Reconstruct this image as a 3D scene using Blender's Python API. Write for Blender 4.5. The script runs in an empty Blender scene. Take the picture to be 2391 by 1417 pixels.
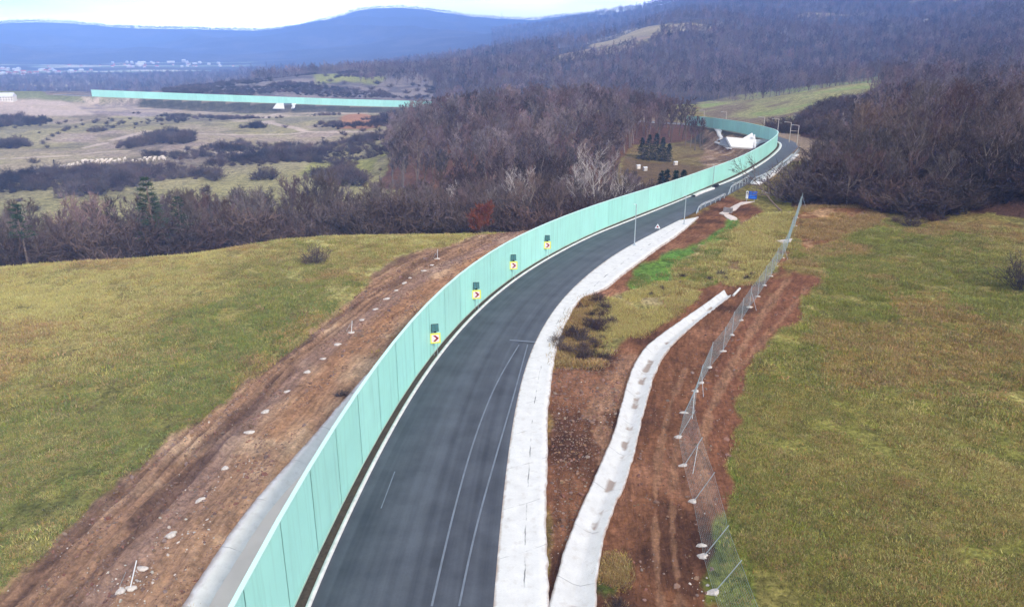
import bpy, bmesh, math, random
import numpy as np
random.seed(7)
rng = np.random.default_rng(11)
S = bpy.context.scene
C = S.collection
# ------------------------------------------------------------------ camera model (used to survey the place)
F, CAMH, YH = 1750.0, 23.0, 100.0
P = math.atan((708.5 - YH) / F)
cP, sP = math.cos(P), math.sin(P)

def lin(r, g, b, k=1.0):
    f = lambda c: ((c / 255 + .055) / 1.055) ** 2.4 if c > 10 else c / 255 / 12.92
    return (f(r) * k, f(g) * k, f(b) * k)

def azel(px, py):
    dx = px - 1195.5; dy = py - 708.5
    Y = F * cP - dy * sP; Z = -F * sP - dy * cP
    return math.atan2(dx, Y), Z / math.hypot(dx, Y)      # azimuth, slope

def G(px, py, z=0.0):
    a, s = azel(px, py); D = (z - CAMH) / s
    return np.array([math.sin(a) * D, math.cos(a) * D, z])

def GD(px, py, D):
    a, s = azel(px, py)
    return np.array([math.sin(a) * D, math.cos(a) * D, CAMH + s * D])

# ------------------------------------------------------------------ numpy noise
def _hash(ix, iy, seed):
    h = (ix.astype(np.int64) * 374761393 + iy.astype(np.int64) * 668265263 + seed * 1442695041) & 0xFFFFFFFF
    h = ((h ^ (h >> 13)) * 1274126177) & 0xFFFFFFFF
    h = ((h ^ (h >> 16)) * 2246822519) & 0xFFFFFFFF
    return ((h ^ (h >> 15)) & 0xFFFFFF) / float(0xFFFFFF)

def vnoise(x, y, seed=0):
    ix = np.floor(x); iy = np.floor(y); fx = x - ix; fy = y - iy
    fx = fx * fx * (3 - 2 * fx); fy = fy * fy * (3 - 2 * fy)
    a = _hash(ix, iy, seed); b = _hash(ix + 1, iy, seed); c = _hash(ix, iy + 1, seed); d = _hash(ix + 1, iy + 1, seed)
    return (a * (1 - fx) + b * fx) * (1 - fy) + (c * (1 - fx) + d * fx) * fy

def fbm(x, y, sc, octv=4, seed=0, gain=.5):
    x = np.asarray(x, float) / sc; y = np.asarray(y, float) / sc
    t = 0; amp = 1; tot = 0
    for o in range(octv):
        t = t + amp * (vnoise(x, y, seed + o * 17) - .5); tot += amp; amp *= gain
        x, y = (x * .8 - y * .6) * 2.03 + 13.1, (x * .6 + y * .8) * 2.03 + 7.7
    return t / tot * 2

def sstep(a, b, x):
    t = np.clip((x - a) / (b - a), 0, 1); return t * t * (3 - 2 * t)

# ------------------------------------------------------------------ polylines
def smooth_line(pts, step=1.0):
    pts = [np.array(p, float) for p in pts]
    out = []
    n = len(pts)
    for i in range(n - 1):
        p0 = pts[max(i - 1, 0)]; p1 = pts[i]; p2 = pts[i + 1]; p3 = pts[min(i + 2, n - 1)]
        L = np.linalg.norm(p2 - p1); k = max(2, int(L / step))
        for j in range(k):
            t = j / k
            out.append(.5 * ((2 * p1) + (-p0 + p2) * t + (2 * p0 - 5 * p1 + 4 * p2 - p3) * t * t + (-p0 + 3 * p1 - 3 * p2 + p3) * t ** 3))
    out.append(pts[-1])
    return np.array(out)

def relax(l, it=30):
    l = l.copy()
    for _ in range(it):
        l[1:-1] = l[1:-1] * .5 + (l[:-2] + l[2:]) * .25
    return l

def arclen(l):
    d = np.linalg.norm(np.diff(l[:, :2], axis=0), axis=1)
    return np.concatenate([[0], np.cumsum(d)])

def resample(l, n=None, step=None):
    s = arclen(l)
    if n is None: n = max(2, int(round(s[-1] / step)) + 1)
    t = np.linspace(0, s[-1], n)
    return np.stack([np.interp(t, s, l[:, k]) for k in range(l.shape[1])], 1)

def normals(l):
    t = np.gradient(l[:, :2], axis=0); t /= np.linalg.norm(t, axis=1)[:, None] + 1e-9
    return np.stack([t[:, 1], -t[:, 0]], 1)               # points to the right of travel

def offset(l, d, dz=0):
    n = normals(l); o = l.copy(); o[:, :2] += n * (np.asarray(d).reshape(-1, 1) if np.ndim(d) else d); o[:, 2] += dz
    return o

def dist_line(x, y, l):
    """distance, signed side (+right), arclength and z of nearest point"""
    best = np.full(x.shape, 1e9); side = np.zeros(x.shape); sa = np.zeros(x.shape); zz = np.zeros(x.shape)
    s = arclen(l)
    for i in range(len(l) - 1):
        ax, ay = l[i, 0], l[i, 1]; bx, by = l[i + 1, 0] - ax, l[i + 1, 1] - ay
        L2 = bx * bx + by * by + 1e-12
        t = np.clip(((x - ax) * bx + (y - ay) * by) / L2, 0, 1)
        ddx = x - ax - t * bx; ddy = y - ay - t * by
        d = ddx * ddx + ddy * ddy
        m = d < best
        best = np.where(m, d, best)
        cr = ddx * by - ddy * bx
        side = np.where(m, np.sign(cr), side); sa = np.where(m, s[i] + t * (s[i + 1] - s[i]), sa)
        zz = np.where(m, l[i, 2] + t * (l[i + 1, 2] - l[i, 2]), zz)
    return np.sqrt(best), side, sa, zz

BAR_PX = [(679, 1417), (754, 1259), (797, 1174), (837, 1091), (893, 997), (945, 908), (983, 856), (1041, 784), (1103, 719), (1190, 648), (1233, 622), (1286, 591), (1350, 559),
          (1415, 530), (1482, 504), (1560, 475), (1599, 459), (1662, 431), (1706, 414), (1742, 395), (1780, 372), (1806, 352), (1814, 342)]
bar = [G(*p) for p in BAR_PX]
bar = [np.array([-10.6, -30., 0]), np.array([-10.2, 0, 0]), np.array([-9.8, 14., 0])] + bar
for px, py, D in [(1812, 334, 203), (1798, 328, 213), (1755, 317.5, 226), (1730, 311, 238), (1679, 302, 262), (1648, 297, 280), (1600, 292, 310)]:
    bar.append(GD(px, py, D))
for px, py, D in [(1400, 280, 380), (1200, 268, 440), (1000, 253, 500), (800, 247, 512), (600, 240, 522), (400, 233, 537), (215, 226, 560), (120, 222, 600)]:
    bar.append(GD(px, py, D))
BAR = relax(resample(smooth_line(bar, 1.0), step=1.0), 60)
BAR_S = arclen(BAR)
def side_line(px, first, last_off):
    pts = [np.array(p, float) for p in first] + [G(*p) for p in px]
    return relax(resample(smooth_line(pts, 1.0), step=1.0), 25)
KERB_PX = [(714, 1417), (783, 1259), (870, 1082), (912, 1000), (996, 860), (1051, 789), (1118, 712), (1180, 661), (1238, 624), (1286, 597), (1350, 564), (1415, 537), (1482, 511), (1560, 480), (1599, 464), (1663, 437), (1705, 421), (1746, 400), (1782, 378), (1808, 358), (1821, 344)]
EDGE_PX = [(1150, 1417), (1165, 1250), (1178, 1120), (1200, 960), (1218, 880), (1245, 800), (1300, 710), (1350, 659), (1401, 617), (1451, 583), (1528, 543), (1604, 505), (1657, 479), (1698, 457), (1742, 433), (1775, 414), (1806, 390), (1840, 365), (1860, 347)]
far_kerb = [GD(1829, 339, 188), GD(1817, 328, 205)]
far_edge = [GD(1868, 339, 188), GD(1858, 326, 207), GD(1838, 319, 217)]
KERB = side_line(KERB_PX, [(-9.6, -30, 0), (-9.2, 0, 0), (-8.9, 14, 0)], 0)
EDGE = side_line(EDGE_PX, [(-2.2, -30, 0), (-1.6, 0, 0), (-1.1, 14, 0)], 0)
# beyond the apex both edges follow the barrier line
iA = int(np.argmin(np.hypot(BAR[:, 0] - KERB[-1, 0], BAR[:, 1] - KERB[-1, 1])))
farB = BAR[iA + 4:]
wid = 4.6 + 3.0 * sstep(0, 60, np.arange(len(farB)))
KERB = relax(resample(np.vstack([KERB[:-2], offset(farB, .7)]), step=1.0), 12)
EDGE = relax(resample(np.vstack([EDGE[:-1], offset(farB, wid + .2)]), step=1.0), 20)

dK, sK, _, _ = dist_line(KERB[:, 0], KERB[:, 1], BAR)
KERB = offset(KERB, np.maximum(0, .62 - dK * sK) * (KERB[:, 1] > 20)); KERB = relax(KERB, 6)
iE0 = int(np.argmin(np.hypot(*(EDGE[:, :2] - G(1745, 431)[:2]).T))); iE1 = int(np.argmin(np.hypot(*(EDGE[:, :2] - G(1846, 359)[:2]).T)))
iK0 = int(np.argmin(np.hypot(*(KERB[:, :2] - G(1672, 433)[:2]).T)))

# ------------------------------------------------------------------ terrain survey table (columns of the view, layers outward)
COLS = [-500, 0, 200, 400, 600, 800, 1000, 1200, 1400, 1600, 1800, 2000, 2200, 2400, 2900]
def zy(D, px, y):
    a, s = azel(px, y); return CAMH + s * D
L = []
def layer(D, vals, kind='z'):
    n = len(COLS)
    D = [D] * n if np.isscalar(D) else D
    v = [(x if kind == 'z' else zy(D[i], COLS[i], x)) for i, x in enumerate(vals)]
    L.append((np.array(D, float), np.array(v, float)))
Z0 = [0] * 15
layer(3, Z0); layer(50, Z0)
EDG = [(-900, 690), (-300, 640), (0, 612), (200, 603), (400, 590), (600, 560), (800, 540), (1000, 540), (1200, 533), (1400, 515), (1600, 495)]
edA = np.array([azel(a, b)[0] for a, b in EDG] + [1.2]); edD = np.minimum(np.array([math.hypot(*G(a, b)[:2]) for a, b in EDG] + [104]), 104)
eD = np.interp([azel(c, 120)[0] for c in COLS], edA, edD)
layer(list(eD - 1.5), [-.1] * 11 + [0, .2, .4, .6])
layer(list(eD + 13), [-5, -5, -5, -5, -5, -5, -4.5, -5, -5, -3, 0, .6, 1, 1.2, 1.2])
layer(130, [-11, -11, -11, -10.5, -10.5, -10, -9.5, -10, -9, -5, -.5, 2, 3, 3.4, 3.5])
layer(180, [-16, -16, -16, -16, -16, -15, -12, -10, -8.5, -7, -4, 2.5, 4, 4.5, 5])
layer(230, [-16, -16, -16, -16, -16, -15, -9, -6.5, -6, -8, -4.5, 1.5, 4, 5, 6])
layer(280, [-16, -16, -16, -16, -16, -15, -7, -3.5, -2.5, -7, -5, 1, 3.5, 5, 6])
layer(350, [-16, -16, -16, -16, -16, -15.5, -13, -9, -8, -10.5, -6.5, 1.5, 3.5, 5, 6])
layer(430, [-16, -16, -16, -16, -16, -15, -16, -14, -13, -9.5, -3.7, 4.3, 5.5, 6, 7])
layer(520, [-14, -14, -15, -17, -20, -20, -20, -16, -14, -15, -14, -3, 4, 7, 9])
layer(620, [208, 208, 211, 216, 212, 210, 216, 200, 195, 200, 205, 192, 168, 155, 150], 'y')
layer(760, [-26, -26, -25, -15, -8, -3, -4, 0, 6, 2, -4, -2, 12, 18, 20])
layer(950, [-38, -38, -38, -36, -28, -16, -8, 4, 18, 34, 24, 20, 30, 38, 40])
layer(1400, [-38, -38, -38, -38, -36, -30, -14, 0, 14, 60, 56, 60, 74, 86, 90])
layer(2000, [-38, -38, -38, -38, -38, -36, -16, 6, 40, 96, 120, 140, 160, 175, 175])
layer(2700, [-30, -30, -30, -30, -28, -10, 16, 52, 100, 160, 210, 250, 270, 290, 290])
layer(4000, [60, 60, 54, 44, 50, 110, 110, 90, 120, 200, 250, 300, 320, 330, 330])
layer(5200, [50, 50, 57, 65, 69, 30, 20, 42, 37, 40, 40, 30, 20, 20, 20], 'y')
layer(5900, [20] * 15)
naz = 1000
AZ = np.concatenate([np.linspace(-180, -48, 60, endpoint=False), np.linspace(-48, 48, naz, endpoint=False), np.linspace(48, 180, 61)]) * math.pi / 180
R = np.concatenate([[3, 5, 7, 9, 11, 13], np.geomspace(15, 5950, 800)])
colaz = np.array([azel(c, 120)[0] for c in COLS])
def smoothinterp(x, xp, fp):
    # monotone-ish cubic (Catmull-Rom) interpolation on irregular knots
    x = np.clip(x, xp[0], xp[-1]); i = np.clip(np.searchsorted(xp, x) - 1, 0, len(xp) - 2)
    m = np.gradient(fp, xp); h = xp[i + 1] - xp[i]; t = (x - xp[i]) / h
    return (2 * t**3 - 3 * t**2 + 1) * fp[i] + (t**3 - 2 * t**2 + t) * h * m[i] + (-2 * t**3 + 3 * t**2) * fp[i + 1] + (t**3 - t**2) * h * m[i + 1]
LD = np.array([smoothinterp(AZ, colaz, d) for d, v in L])
LV = np.array([smoothinterp(AZ, colaz, v) for d, v in L])
# the far summit, finer than the columns of the table
j = len(L) - 2
pk = [(0, 49), (60, 46), (170, 50), (250, 58), (400, 64), (520, 66), (600, 69), (640, 66), (700, 57), (760, 44), (800, 32), (840, 18), (880, 12), (930, 13), (1000, 18),
      (1040, 24), (1100, 36), (1160, 41), (1230, 42), (1290, 34), (1340, 33), (1400, 36), (1440, 30), (2400, 20)]
paz = np.array([azel(a, b)[0] for a, b in pk]); pz = np.array([zy(5200, a, b) for a, b in pk])
LV[j] = np.interp(AZ, paz, pz) - 6
Z = np.zeros((len(AZ), len(R)))
for i in range(len(AZ)):
    Z[i] = np.interp(np.log(R), np.log(LD[:, i]), LV[:, i])
k = np.hanning(23); k /= k.sum()
Zs = np.apply_along_axis(lambda v: np.convolve(np.pad(v, 11, 'edge'), k, 'valid'), 1, Z)
# keep the meadow's crest at the left a little crisper
k = np.hanning(9); k /= k.sum()
Zc = np.apply_along_axis(lambda v: np.convolve(np.pad(v, 4, 'edge'), k, 'valid'), 1, Z)
wcr = np.exp(-((np.log(R) - math.log(90)) / .3) ** 2)[None]
Z = Zs * (1 - wcr) + Zc * wcr
X = np.sin(AZ)[:, None] * R[None]; Y = np.cos(AZ)[:, None] * R[None]
RR = np.broadcast_to(R[None], X.shape)
bx = X + fbm(X, Y, 400, 3, 5) * 60; by = Y + fbm(X, Y, 400, 3, 6) * 60
Z += fbm(X, Y, 45, 4, 1) * 1.3 * sstep(120, 260, RR) * (1 - .5 * sstep(2200, 3500, RR))
Z += (fbm(bx, by, 230, 4, 2) * 24 - 2) * sstep(800, 1300, RR) * (1 - .65 * (AZ[:, None] < -.1) * sstep(2400, 2600, RR)* 0 - 0) * sstep(-.25, .05, AZ)[:, None]
rid = 1 - np.abs(fbm(bx, by, 620, 4, 3)) * 2
Z += (rid - .6) * 46 * sstep(2500, 3500, RR) * (1 - sstep(4300, 5100, RR))
Z += fbm(X, Y, 160, 3, 9) * 7 * sstep(3500, 5000, RR)
rl = RR < 720
xs, ys = X[rl], Y[rl]
RC = resample(np.vstack([BAR]), step=3.0)
dB, sB, aB, zB = dist_line(xs, ys, RC)
sd = dB * sB
DB = np.full(X.shape, 999.); DB[rl] = sd
SB = np.zeros(X.shape); SB[rl] = aB
# flatten the strip the road stands on, embankment either side
inner = np.where(sd < 0, -sd - 2.0, np.maximum(sd - 12.0, 0))
wr = 1 - sstep(0, 9, np.maximum(inner, 0))
cut = (aB > 215) & (aB < 2400)
wr = np.where(aB > 190, 1 - sstep(0, 7, np.maximum(inner, 0)), wr)
wr *= (1 - sstep(640, 700, np.hypot(xs, ys)))
zt = Z[rl]; Z[rl] = zt * (1 - wr) + (zB - .12) * wr
near = 1 - sstep(90, 150, RR)
farroad = np.abs(DB - 5) > 9
bump = fbm(X, Y, 9, 3, 21) * .22 + fbm(X, Y, 1.6, 3, 22) * .07
Z += bump * np.where((DB > -1) & (DB < 12), 0, 1) * (1 - sstep(200, 400, RR))
ZT = Z

def tz(x, y):
    a = np.arctan2(x, y); r = np.hypot(x, y)
    ia = np.interp(a, AZ, np.arange(len(AZ))); ir = np.interp(r, R, np.arange(len(R)))
    i0 = np.clip(np.floor(ia).astype(int), 0, len(AZ) - 2); j0 = np.clip(np.floor(ir).astype(int), 0, len(R) - 2)
    fa = ia - i0; fr = ir - j0
    return (ZT[i0, j0] * (1 - fa) + ZT[i0 + 1, j0] * fa) * (1 - fr) + (ZT[i0, j0 + 1] * (1 - fa) + ZT[i0 + 1, j0 + 1] * fa) * fr

def hit(px, py, dmin=20):
    a, s = azel(px, py)
    i = int(round(float(np.interp(a, AZ, np.arange(len(AZ))))))
    sl = (ZT[i] - CAMH) / R
    ok = np.where((sl >= s) & (R > dmin))[0]
    jx = ok[0] if len(ok) else len(R) - 2
    if jx > 0 and len(ok):
        t = (s - sl[jx - 1]) / (sl[jx] - sl[jx - 1] + 1e-9); D = R[jx - 1] + np.clip(t, 0, 1) * (R[jx] - R[jx - 1])
    else: D = R[jx]
    return np.array([math.sin(a) * D, math.cos(a) * D, float(tz(np.array([math.sin(a) * D]), np.array([math.cos(a) * D]))[0])])

# ------------------------------------------------------------------ channels and other surveyed lines
def wline(px, pre=None, it=15):
    pts = ([np.array(p, float) for p in pre] if pre else []) + [G(*p) for p in px]
    return relax(resample(smooth_line(pts, .7), step=.7), it)
SH_L = EDGE
SH_R = wline([(1283, 1417), (1277, 1200), (1278, 1050), (1282, 950), (1292, 850), (1305, 800), (1330, 740), (1362, 690), (1412, 677), (1445, 648), (1490, 615), (1545, 575), (1600, 535), (1632, 507)], [(1.6, -30, 0), (1.6, 0, 0), (1.6, 14, 0)], 6)
CH_L = wline([(1284, 1402), (1296, 1372), (1320, 1280), (1380, 1130), (1435, 1000), (1470, 880), (1500, 820), (1560, 770), (1640, 715), (1690, 678)], [(1.45, 12, 0), (1.45, 20, 0), (1.5, 26, 0)], 4)
CH_R = wline([(1385, 1417), (1405, 1280), (1445, 1160), (1485, 1050), (1512, 920), (1550, 830), (1620, 760), (1708, 690)], [(3.2, 12, 0), (3.3, 20, 0)], 8)
LG_L = wline([(425, 1417), (520, 1270), (610, 1150), (720, 1030), (800, 940), (860, 870), (890, 842)], [(-14.6, -10, 0), (-14.4, 12, 0)], 8)
i0 = int(np.argmin(np.abs(BAR[:, 1] + 10) + (BAR_S > 100) * 999)); i1 = int(np.argmin(np.hypot(BAR[:, 0] - LG_L[-1, 0], BAR[:, 1] - LG_L[-1, 1])))
LG_R = offset(BAR[i0:i1 + 1], -.9)
def chan_mid(a, b, n=60):
    A = resample(a, n); B = resample(b, n); return (A + B) / 2, np.linalg.norm((A - B)[:, :2], axis=1) / 2
for (a, b, dep) in ((CH_L, CH_R, .42), (LG_L, LG_R, .40)):
    m, hw = chan_mid(a, b)
    q = (RR < 130) & (RR > 3)
    d, s_, sa, _ = dist_line(X[q], Y[q], m)
    w = np.interp(sa, arclen(m), hw)
    zz = Z[q]; dd = 1 - sstep(w * .45, w * .9, d)
    Z[q] = np.where(d < w * 1.3, zz * (1 - dd) + (-dep) * dd, zz)
    Z[q] = np.where((d > w * .9) & (d < w + 1.0), np.minimum(Z[q], .03), Z[q])
q = RR < 130
dS, sS, _, _ = dist_line(X[q], Y[q], SH_R)
Z[q] = np.where((dS < .6) | ((DB[q] > 0) & (sS < 0) & (dS < 8)), np.minimum(Z[q], -.06), Z[q])
# tracked ruts in the soil beside the barrier and beside the fence
soilband = sstep(-15, -13.5, DB) * (1 - sstep(-4, -2.5, DB)) * (SB < 135) * (SB > 0)
Z += soilband * (fbm(SB / 6, DB, .7, 3, 41) * .24 + fbm(SB / 1.6, DB * 1.2, .5, 2, 42) * .10)
for d_ in (-9.3, -9.9, -10.6, -11.3, -12.2):
    Z -= .16 * np.exp(-((DB - d_ - .25 * fbm(SB, SB * 0 + d_, 14, 3, 140)) / .17) ** 2) * (SB < 125) * (SB > 20) * (RR < 110)
    Z += .07 * np.exp(-((DB - d_ - .33 - .25 * fbm(SB, SB * 0 + d_, 14, 3, 140)) / .14) ** 2) * (SB < 125) * (SB > 20) * (RR < 110)
ZT = Z

# ------------------------------------------------------------------ ground colours: soil, grass, fields, by region of the place
COLR = np.zeros(X.shape + (3,)); GR = np.ones(X.shape)         # GR: 1 grass, 0 bare soil
def setc(mask, col, g=None, vary=None):
    global COLR, GR
    m = mask[..., None]
    COLR = COLR * (1 - m) + np.array(col) * m
    if g is not None: GR = GR * (1 - mask) + g * mask
n1 = fbm(X, Y, 14, 4, 51); n2 = fbm(X, Y, 4, 4, 52); n3 = fbm(X, Y, 45, 3, 53); n4 = fbm(X, Y, 1.2, 3, 54)
one = np.ones(X.shape)
setc(one, lin(132, 122, 70))
setc(sstep(.0, .4, n1 + .4 * n2), lin(126, 102, 62))
setc(sstep(.05, .45, -n1 + .4 * n2), lin(116, 112, 56))
setc(sstep(.15, .5, n2) * .5, lin(138, 126, 74))
LNR = np.log(RR); AZZ = np.broadcast_to(AZ[:, None], X.shape)
def poly(px, soft=.0, amp=1.0, far=False):
    """region of the ground given by surveyed corner points; ragged edge"""
    pts = []
    for a, b in px:
        h = hit(a, b) if far else G(a, b)
        pts.append((math.atan2(h[0], h[1]), math.log(max(4, math.hypot(h[0], h[1])))))
    wob = amp * .35 / np.maximum(RR, 15) ** .75 * 3
    u = AZZ + fbm(X, Y, 3.5, 4, 61) * wob * .5 + fbm(X, Y, RR.clip(60) * .05, 3, 63) * .004 * amp
    v = LNR + fbm(X, Y, 3.5, 4, 62) * wob * .6
    ins = np.zeros(X.shape, bool); n = len(pts)
    for i in range(n):
        (x1, y1), (x2, y2) = pts[i], pts[(i + 1) % n]
        if y1 == y2: continue
        c = ((y1 > v) != (y2 > v)) & (u < (x2 - x1) * (v - y1) / (y2 - y1) + x1)
        ins ^= c
    return ins.astype(float)
def blur(m, n=3):
    k = np.ones(n) / n
    m = np.apply_along_axis(lambda v: np.convolve(v, k, 'same'), 1, m)
    return np.apply_along_axis(lambda v: np.convolve(v, k, 'same'), 0, m)
nearm = (RR < 112).astype(float)
LEFT = (DB < -10) & (RR < 112)
SE = np.interp(SB, [0, 57, 68, 73, 80, 87, 94, 102, 108, 114, 122, 135, 150], [-13.6, -13.4, -12.5, -11.9, -11.4, -11.4, -12, -13.8, -15.4, -13.6, -12, -9, -6])
# left meadow: paler and yellower outward, greener towards the soil strip
setc(LEFT * sstep(46, 84, RR + n1 * 9) * .85, lin(174, 166, 104))
setc(LEFT * sstep(.1, .6, n3 + .5 * n2 + .2) * .5, lin(134, 118, 62))
gband = np.exp(-((DB - SE + 5 + n1 * 3) / 5.5) ** 2) * LEFT * (1 - sstep(62, 84, RR)) * (.6 + .6 * n2)
setc(np.clip(gband, 0, 1) * .75, lin(96, 108, 42))
setc(LEFT * sstep(.25, .6, n2 - n4 * .2) * .4, lin(98, 88, 46))
# right meadow
RIGHT = ((DB > 22) | (Y < 10) & (X > 8)) & (RR < 125)
setc(RIGHT * sstep(.05, .4, n1 + .4 * n2 + .5 * n3) * .8, lin(128, 98, 62))
setc(RIGHT * sstep(.1, .4, -n3 + .5 * n2) * .7, lin(120, 120, 58))
setc(RIGHT * sstep(.3, .55, n4 + .2 * n2) * .35, lin(168, 158, 104))
# soil works
soilL = blur(((DB > SE - n2 * .8 - n4 * .5) & (DB < 3) & (SB < 160) & (RR < 112)).astype(float), 3)
setc(soilL, lin(174, 136, 106), 0)
setc(soilL * sstep(-.2, .5, n2 + .5 * n4), lin(192, 160, 130), 0)
st = fbm(SB / 7, DB, .9, 4, 71)
setc(soilL * sstep(.0, .35, st) * .75 * (1 - sstep(-9.4, -8.6, DB)), lin(96, 70, 56), 0)
setc(soilL * sstep(.15, .5, -st) * .6, lin(160, 122, 95), 0)
bandm = np.exp(-((DB + 8.6 + n2 * .5) / .8) ** 2) * soilL
for d_ in (-9.3, -9.9, -10.6, -11.3, -12.2): setc(soilL * np.exp(-((DB - d_ - .25 * fbm(SB, SB * 0 + d_, 14, 3, 140)) / .15) ** 2) * (.35 + .4 * (fbm(SB, DB, 6, 2, 141) > -.1)), lin(104, 78, 62), 0)
setc(bandm * .5, lin(140, 116, 112), 0)
setc(soilL * np.exp(-((DB + 3.0 + n1) / 1.3) ** 2) * sstep(.0, .25, n2 + n4 * .4) * .8 * (SB > 85), lin(92, 80, 58), .6)
setc(soilL * np.exp(-((DB + 6.2 + n1 * .6) / 1.1) ** 2) * (SB > 70) * .6, lin(168, 120, 84), 0)
verge = ((DB > -.6) & (DB < 2.2) & (SB < 230)).astype(float)
setc(verge, lin(64, 54, 44), 0)
darks = lin(130, 88, 62); darks2 = lin(92, 62, 46)
works = blur(poly([(1275, 1500), (1275, 1300), (1278, 950), (1292, 850), (1330, 740), (1365, 690), (1440, 640), (1560, 560), (1625, 510), (1700, 450), (1760, 470), (1790, 500), (1830, 540),
                   (1845, 600), (1790, 700), (1770, 820), (1740, 900), (1715, 1000), (1700, 1120), (1680, 1180), (1660, 1260), (1680, 1417), (1700, 1500)]), 3)
setc(works, darks, 0)
setc(works * sstep(.05, .5, n2 + .3 * n4), lin(150, 106, 80), 0)
setc(works * sstep(.1, .5, -n2 + .4 * n1), darks2, 0)
pil = blur(poly([(1790, 700), (1800, 660), (1840, 630), (1895, 640), (1912, 665), (1880, 710), (1840, 760), (1790, 800), (1760, 900), (1730, 1010), (1712, 1120), (1660, 1180), (1600, 1000), (1640, 900), (1720, 780)]), 3)
setc(pil, lin(132, 88, 64), 0)
# wheel tracks by the fence: pale parallel bands
def linepaint(px, w, col, k=.7, jit=.3, g=0):
    l = wline(px, None, 6); q = RR < 125
    m = np.zeros(X.shape); d, s_, sa, _ = dist_line(X[q], Y[q], l)
    m[q] = (1 - sstep(w * .5, w, d + n4[q] * jit)) * k
    setc(m, col, g)
pale = lin(158, 118, 90)
linepaint([(1545, 1417), (1530, 1250), (1535, 1100), (1560, 960), (1600, 860)], .22, pale, .7)
linepaint([(1590, 1417), (1570, 1250), (1572, 1100), (1590, 1000)], .22, pale, .6)
linepaint([(1655, 1170), (1640, 1080), (1650, 980), (1690, 890), (1740, 800), (1790, 720), (1840, 650)], .45, pale, .8)
linepaint([(1690, 900), (1750, 830), (1830, 740), (1885, 670)], .35, pale, .6)
linepaint([(1400, 960), (1440, 890), (1480, 830)], 1.3, lin(176, 136, 108), .6, 1.5)
linepaint([(1425, 1080), (1400, 1000), (1420, 930)], .6, lin(176, 136, 108), .6, 1.)
# green and dry patches between the road and the fence
gA = blur(poly([(1465, 665), (1490, 625), (1560, 590), (1640, 570), (1700, 530), (1720, 505), (1745, 520), (1700, 600), (1660, 660), (1600, 680), (1540, 700), (1500, 690)]), 3)
setc(gA, lin(98, 128, 52), 1)
setc(gA * sstep(-.05, .35, n2 + .3 * n4) * .8, lin(90, 130, 56), 1)
gB = blur(poly([(1380, 830), (1370, 770), (1400, 700), (1450, 690), (1540, 660), (1640, 660), (1620, 700), (1560, 740), (1480, 790), (1420, 820)]), 3)
setc(gB, lin(136, 128, 74), 1)
setc(gB * sstep(-.1, .4, n2 + .3 * n4), lin(158, 142, 102), 1)
setc(gB * sstep(.0, .4, -n1 - n4 * .3) * .8, lin(84, 112, 44), 1)
gC = blur(poly([(1660, 640), (1700, 590), (1720, 540), (1780, 500), (1860, 500), (1850, 550), (1830, 590), (1790, 640), (1760, 660), (1700, 665)]), 3)
setc(gC, lin(158, 138, 104), 1)
setc(gC * sstep(.0, .4, n2), lin(132, 108, 78), .8)
setc(gC * sstep(.1, .4, -n2 + .3 * n1), lin(126, 124, 62), 1)
gD = blur(poly([(1400, 860), (1300, 850), (1310, 790), (1345, 720), (1370, 690), (1400, 690), (1385, 760), (1400, 820)]), 3)
setc(gD, lin(82, 62, 46), .5)
linepaint([(1600, 655), (1620, 610), (1650, 575)], .6, lin(178, 156, 118), .8, 1.2, 1)
linepaint([(1645, 660), (1665, 610), (1690, 550)], .5, lin(170, 150, 112), .8, 1.2, 1)
gE = blur(poly([(1392, 1417), (1405, 1310), (1440, 1285), (1462, 1330), (1430, 1417)], amp=3), 3)
setc(gE * .8, lin(84, 104, 46), 1)
gF = blur(poly([(1625, 1417), (1620, 1330), (1650, 1210), (1700, 1200), (1730, 1300), (1760, 1417)]), 3)
setc(gF * .8, lin(106, 120, 50), 1)
gG = blur(poly([(1860, 560), (1850, 520), (1870, 485), (2020, 490), (2060, 520), (1960, 560), (1900, 580)]), 3)
setc(gG, lin(140, 98, 66), .3); setc(gG * sstep(0, .3, n2 + .5 * n4), lin(170, 136, 100), .6)
gH = blur(poly([(1700, 1120), (1730, 1060), (1750, 1120), (1740, 1200), (1715, 1180)]), 3)
setc(gH * .7, lin(96, 134, 46), 1)
# ---- beyond: valley floor, wood floors, hills
V = (RR > 118) & (AZZ < .1) & (RR < 640)
V = V.astype(float)
v1 = fbm(X, Y, 60, 4, 81); v2 = fbm(X, Y, 18, 4, 82)
setc(V, lin(150, 140, 102))
setc(V * sstep(.0, .4, v1 + .3 * v2) * sstep(245, 300, RR), lin(154, 136, 122))
setc(V * sstep(.05, .4, -v1 + .3 * v2) * sstep(255, 300, RR) * .8, lin(132, 124, 108))
setc(V * sstep(.15, .4, v2) * .5, lin(158, 146, 108))
setc(V * sstep(.1, .3, -v2 + .4 * n1) * .55, lin(104, 92, 80))
setc(V * (1 - sstep(235, 260, RR + v1 * 30)) * .5, lin(142, 136, 84))
wood = np.zeros(X.shape)
LIT = lin(92, 70, 58)
B_ = lambda px, am=1.: blur(poly(px, amp=am, far=True), 3)
setc(((RR > 112) & (RR < 165) & (DB < -4)).astype(float), lin(74, 60, 50), .2)
tan = B_([(-300, 268), (-300, 232), (0, 234), (60, 232), (140, 231), (180, 248), (225, 268), (120, 272)], .5)
setc(tan, lin(196, 176, 162), .2)
setc(B_([(210, 262), (170, 245), (220, 235), (420, 246), (430, 262), (330, 275)], .8) * .7, lin(146, 132, 136))
setc(B_([(-300, 208), (0, 206), (180, 208), (210, 214), (230, 228), (60, 230), (-300, 232)], .5), lin(128, 130, 92))
def hitline(px):
    return smooth_line([hit(a, b) for a, b in px], 4)
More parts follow.
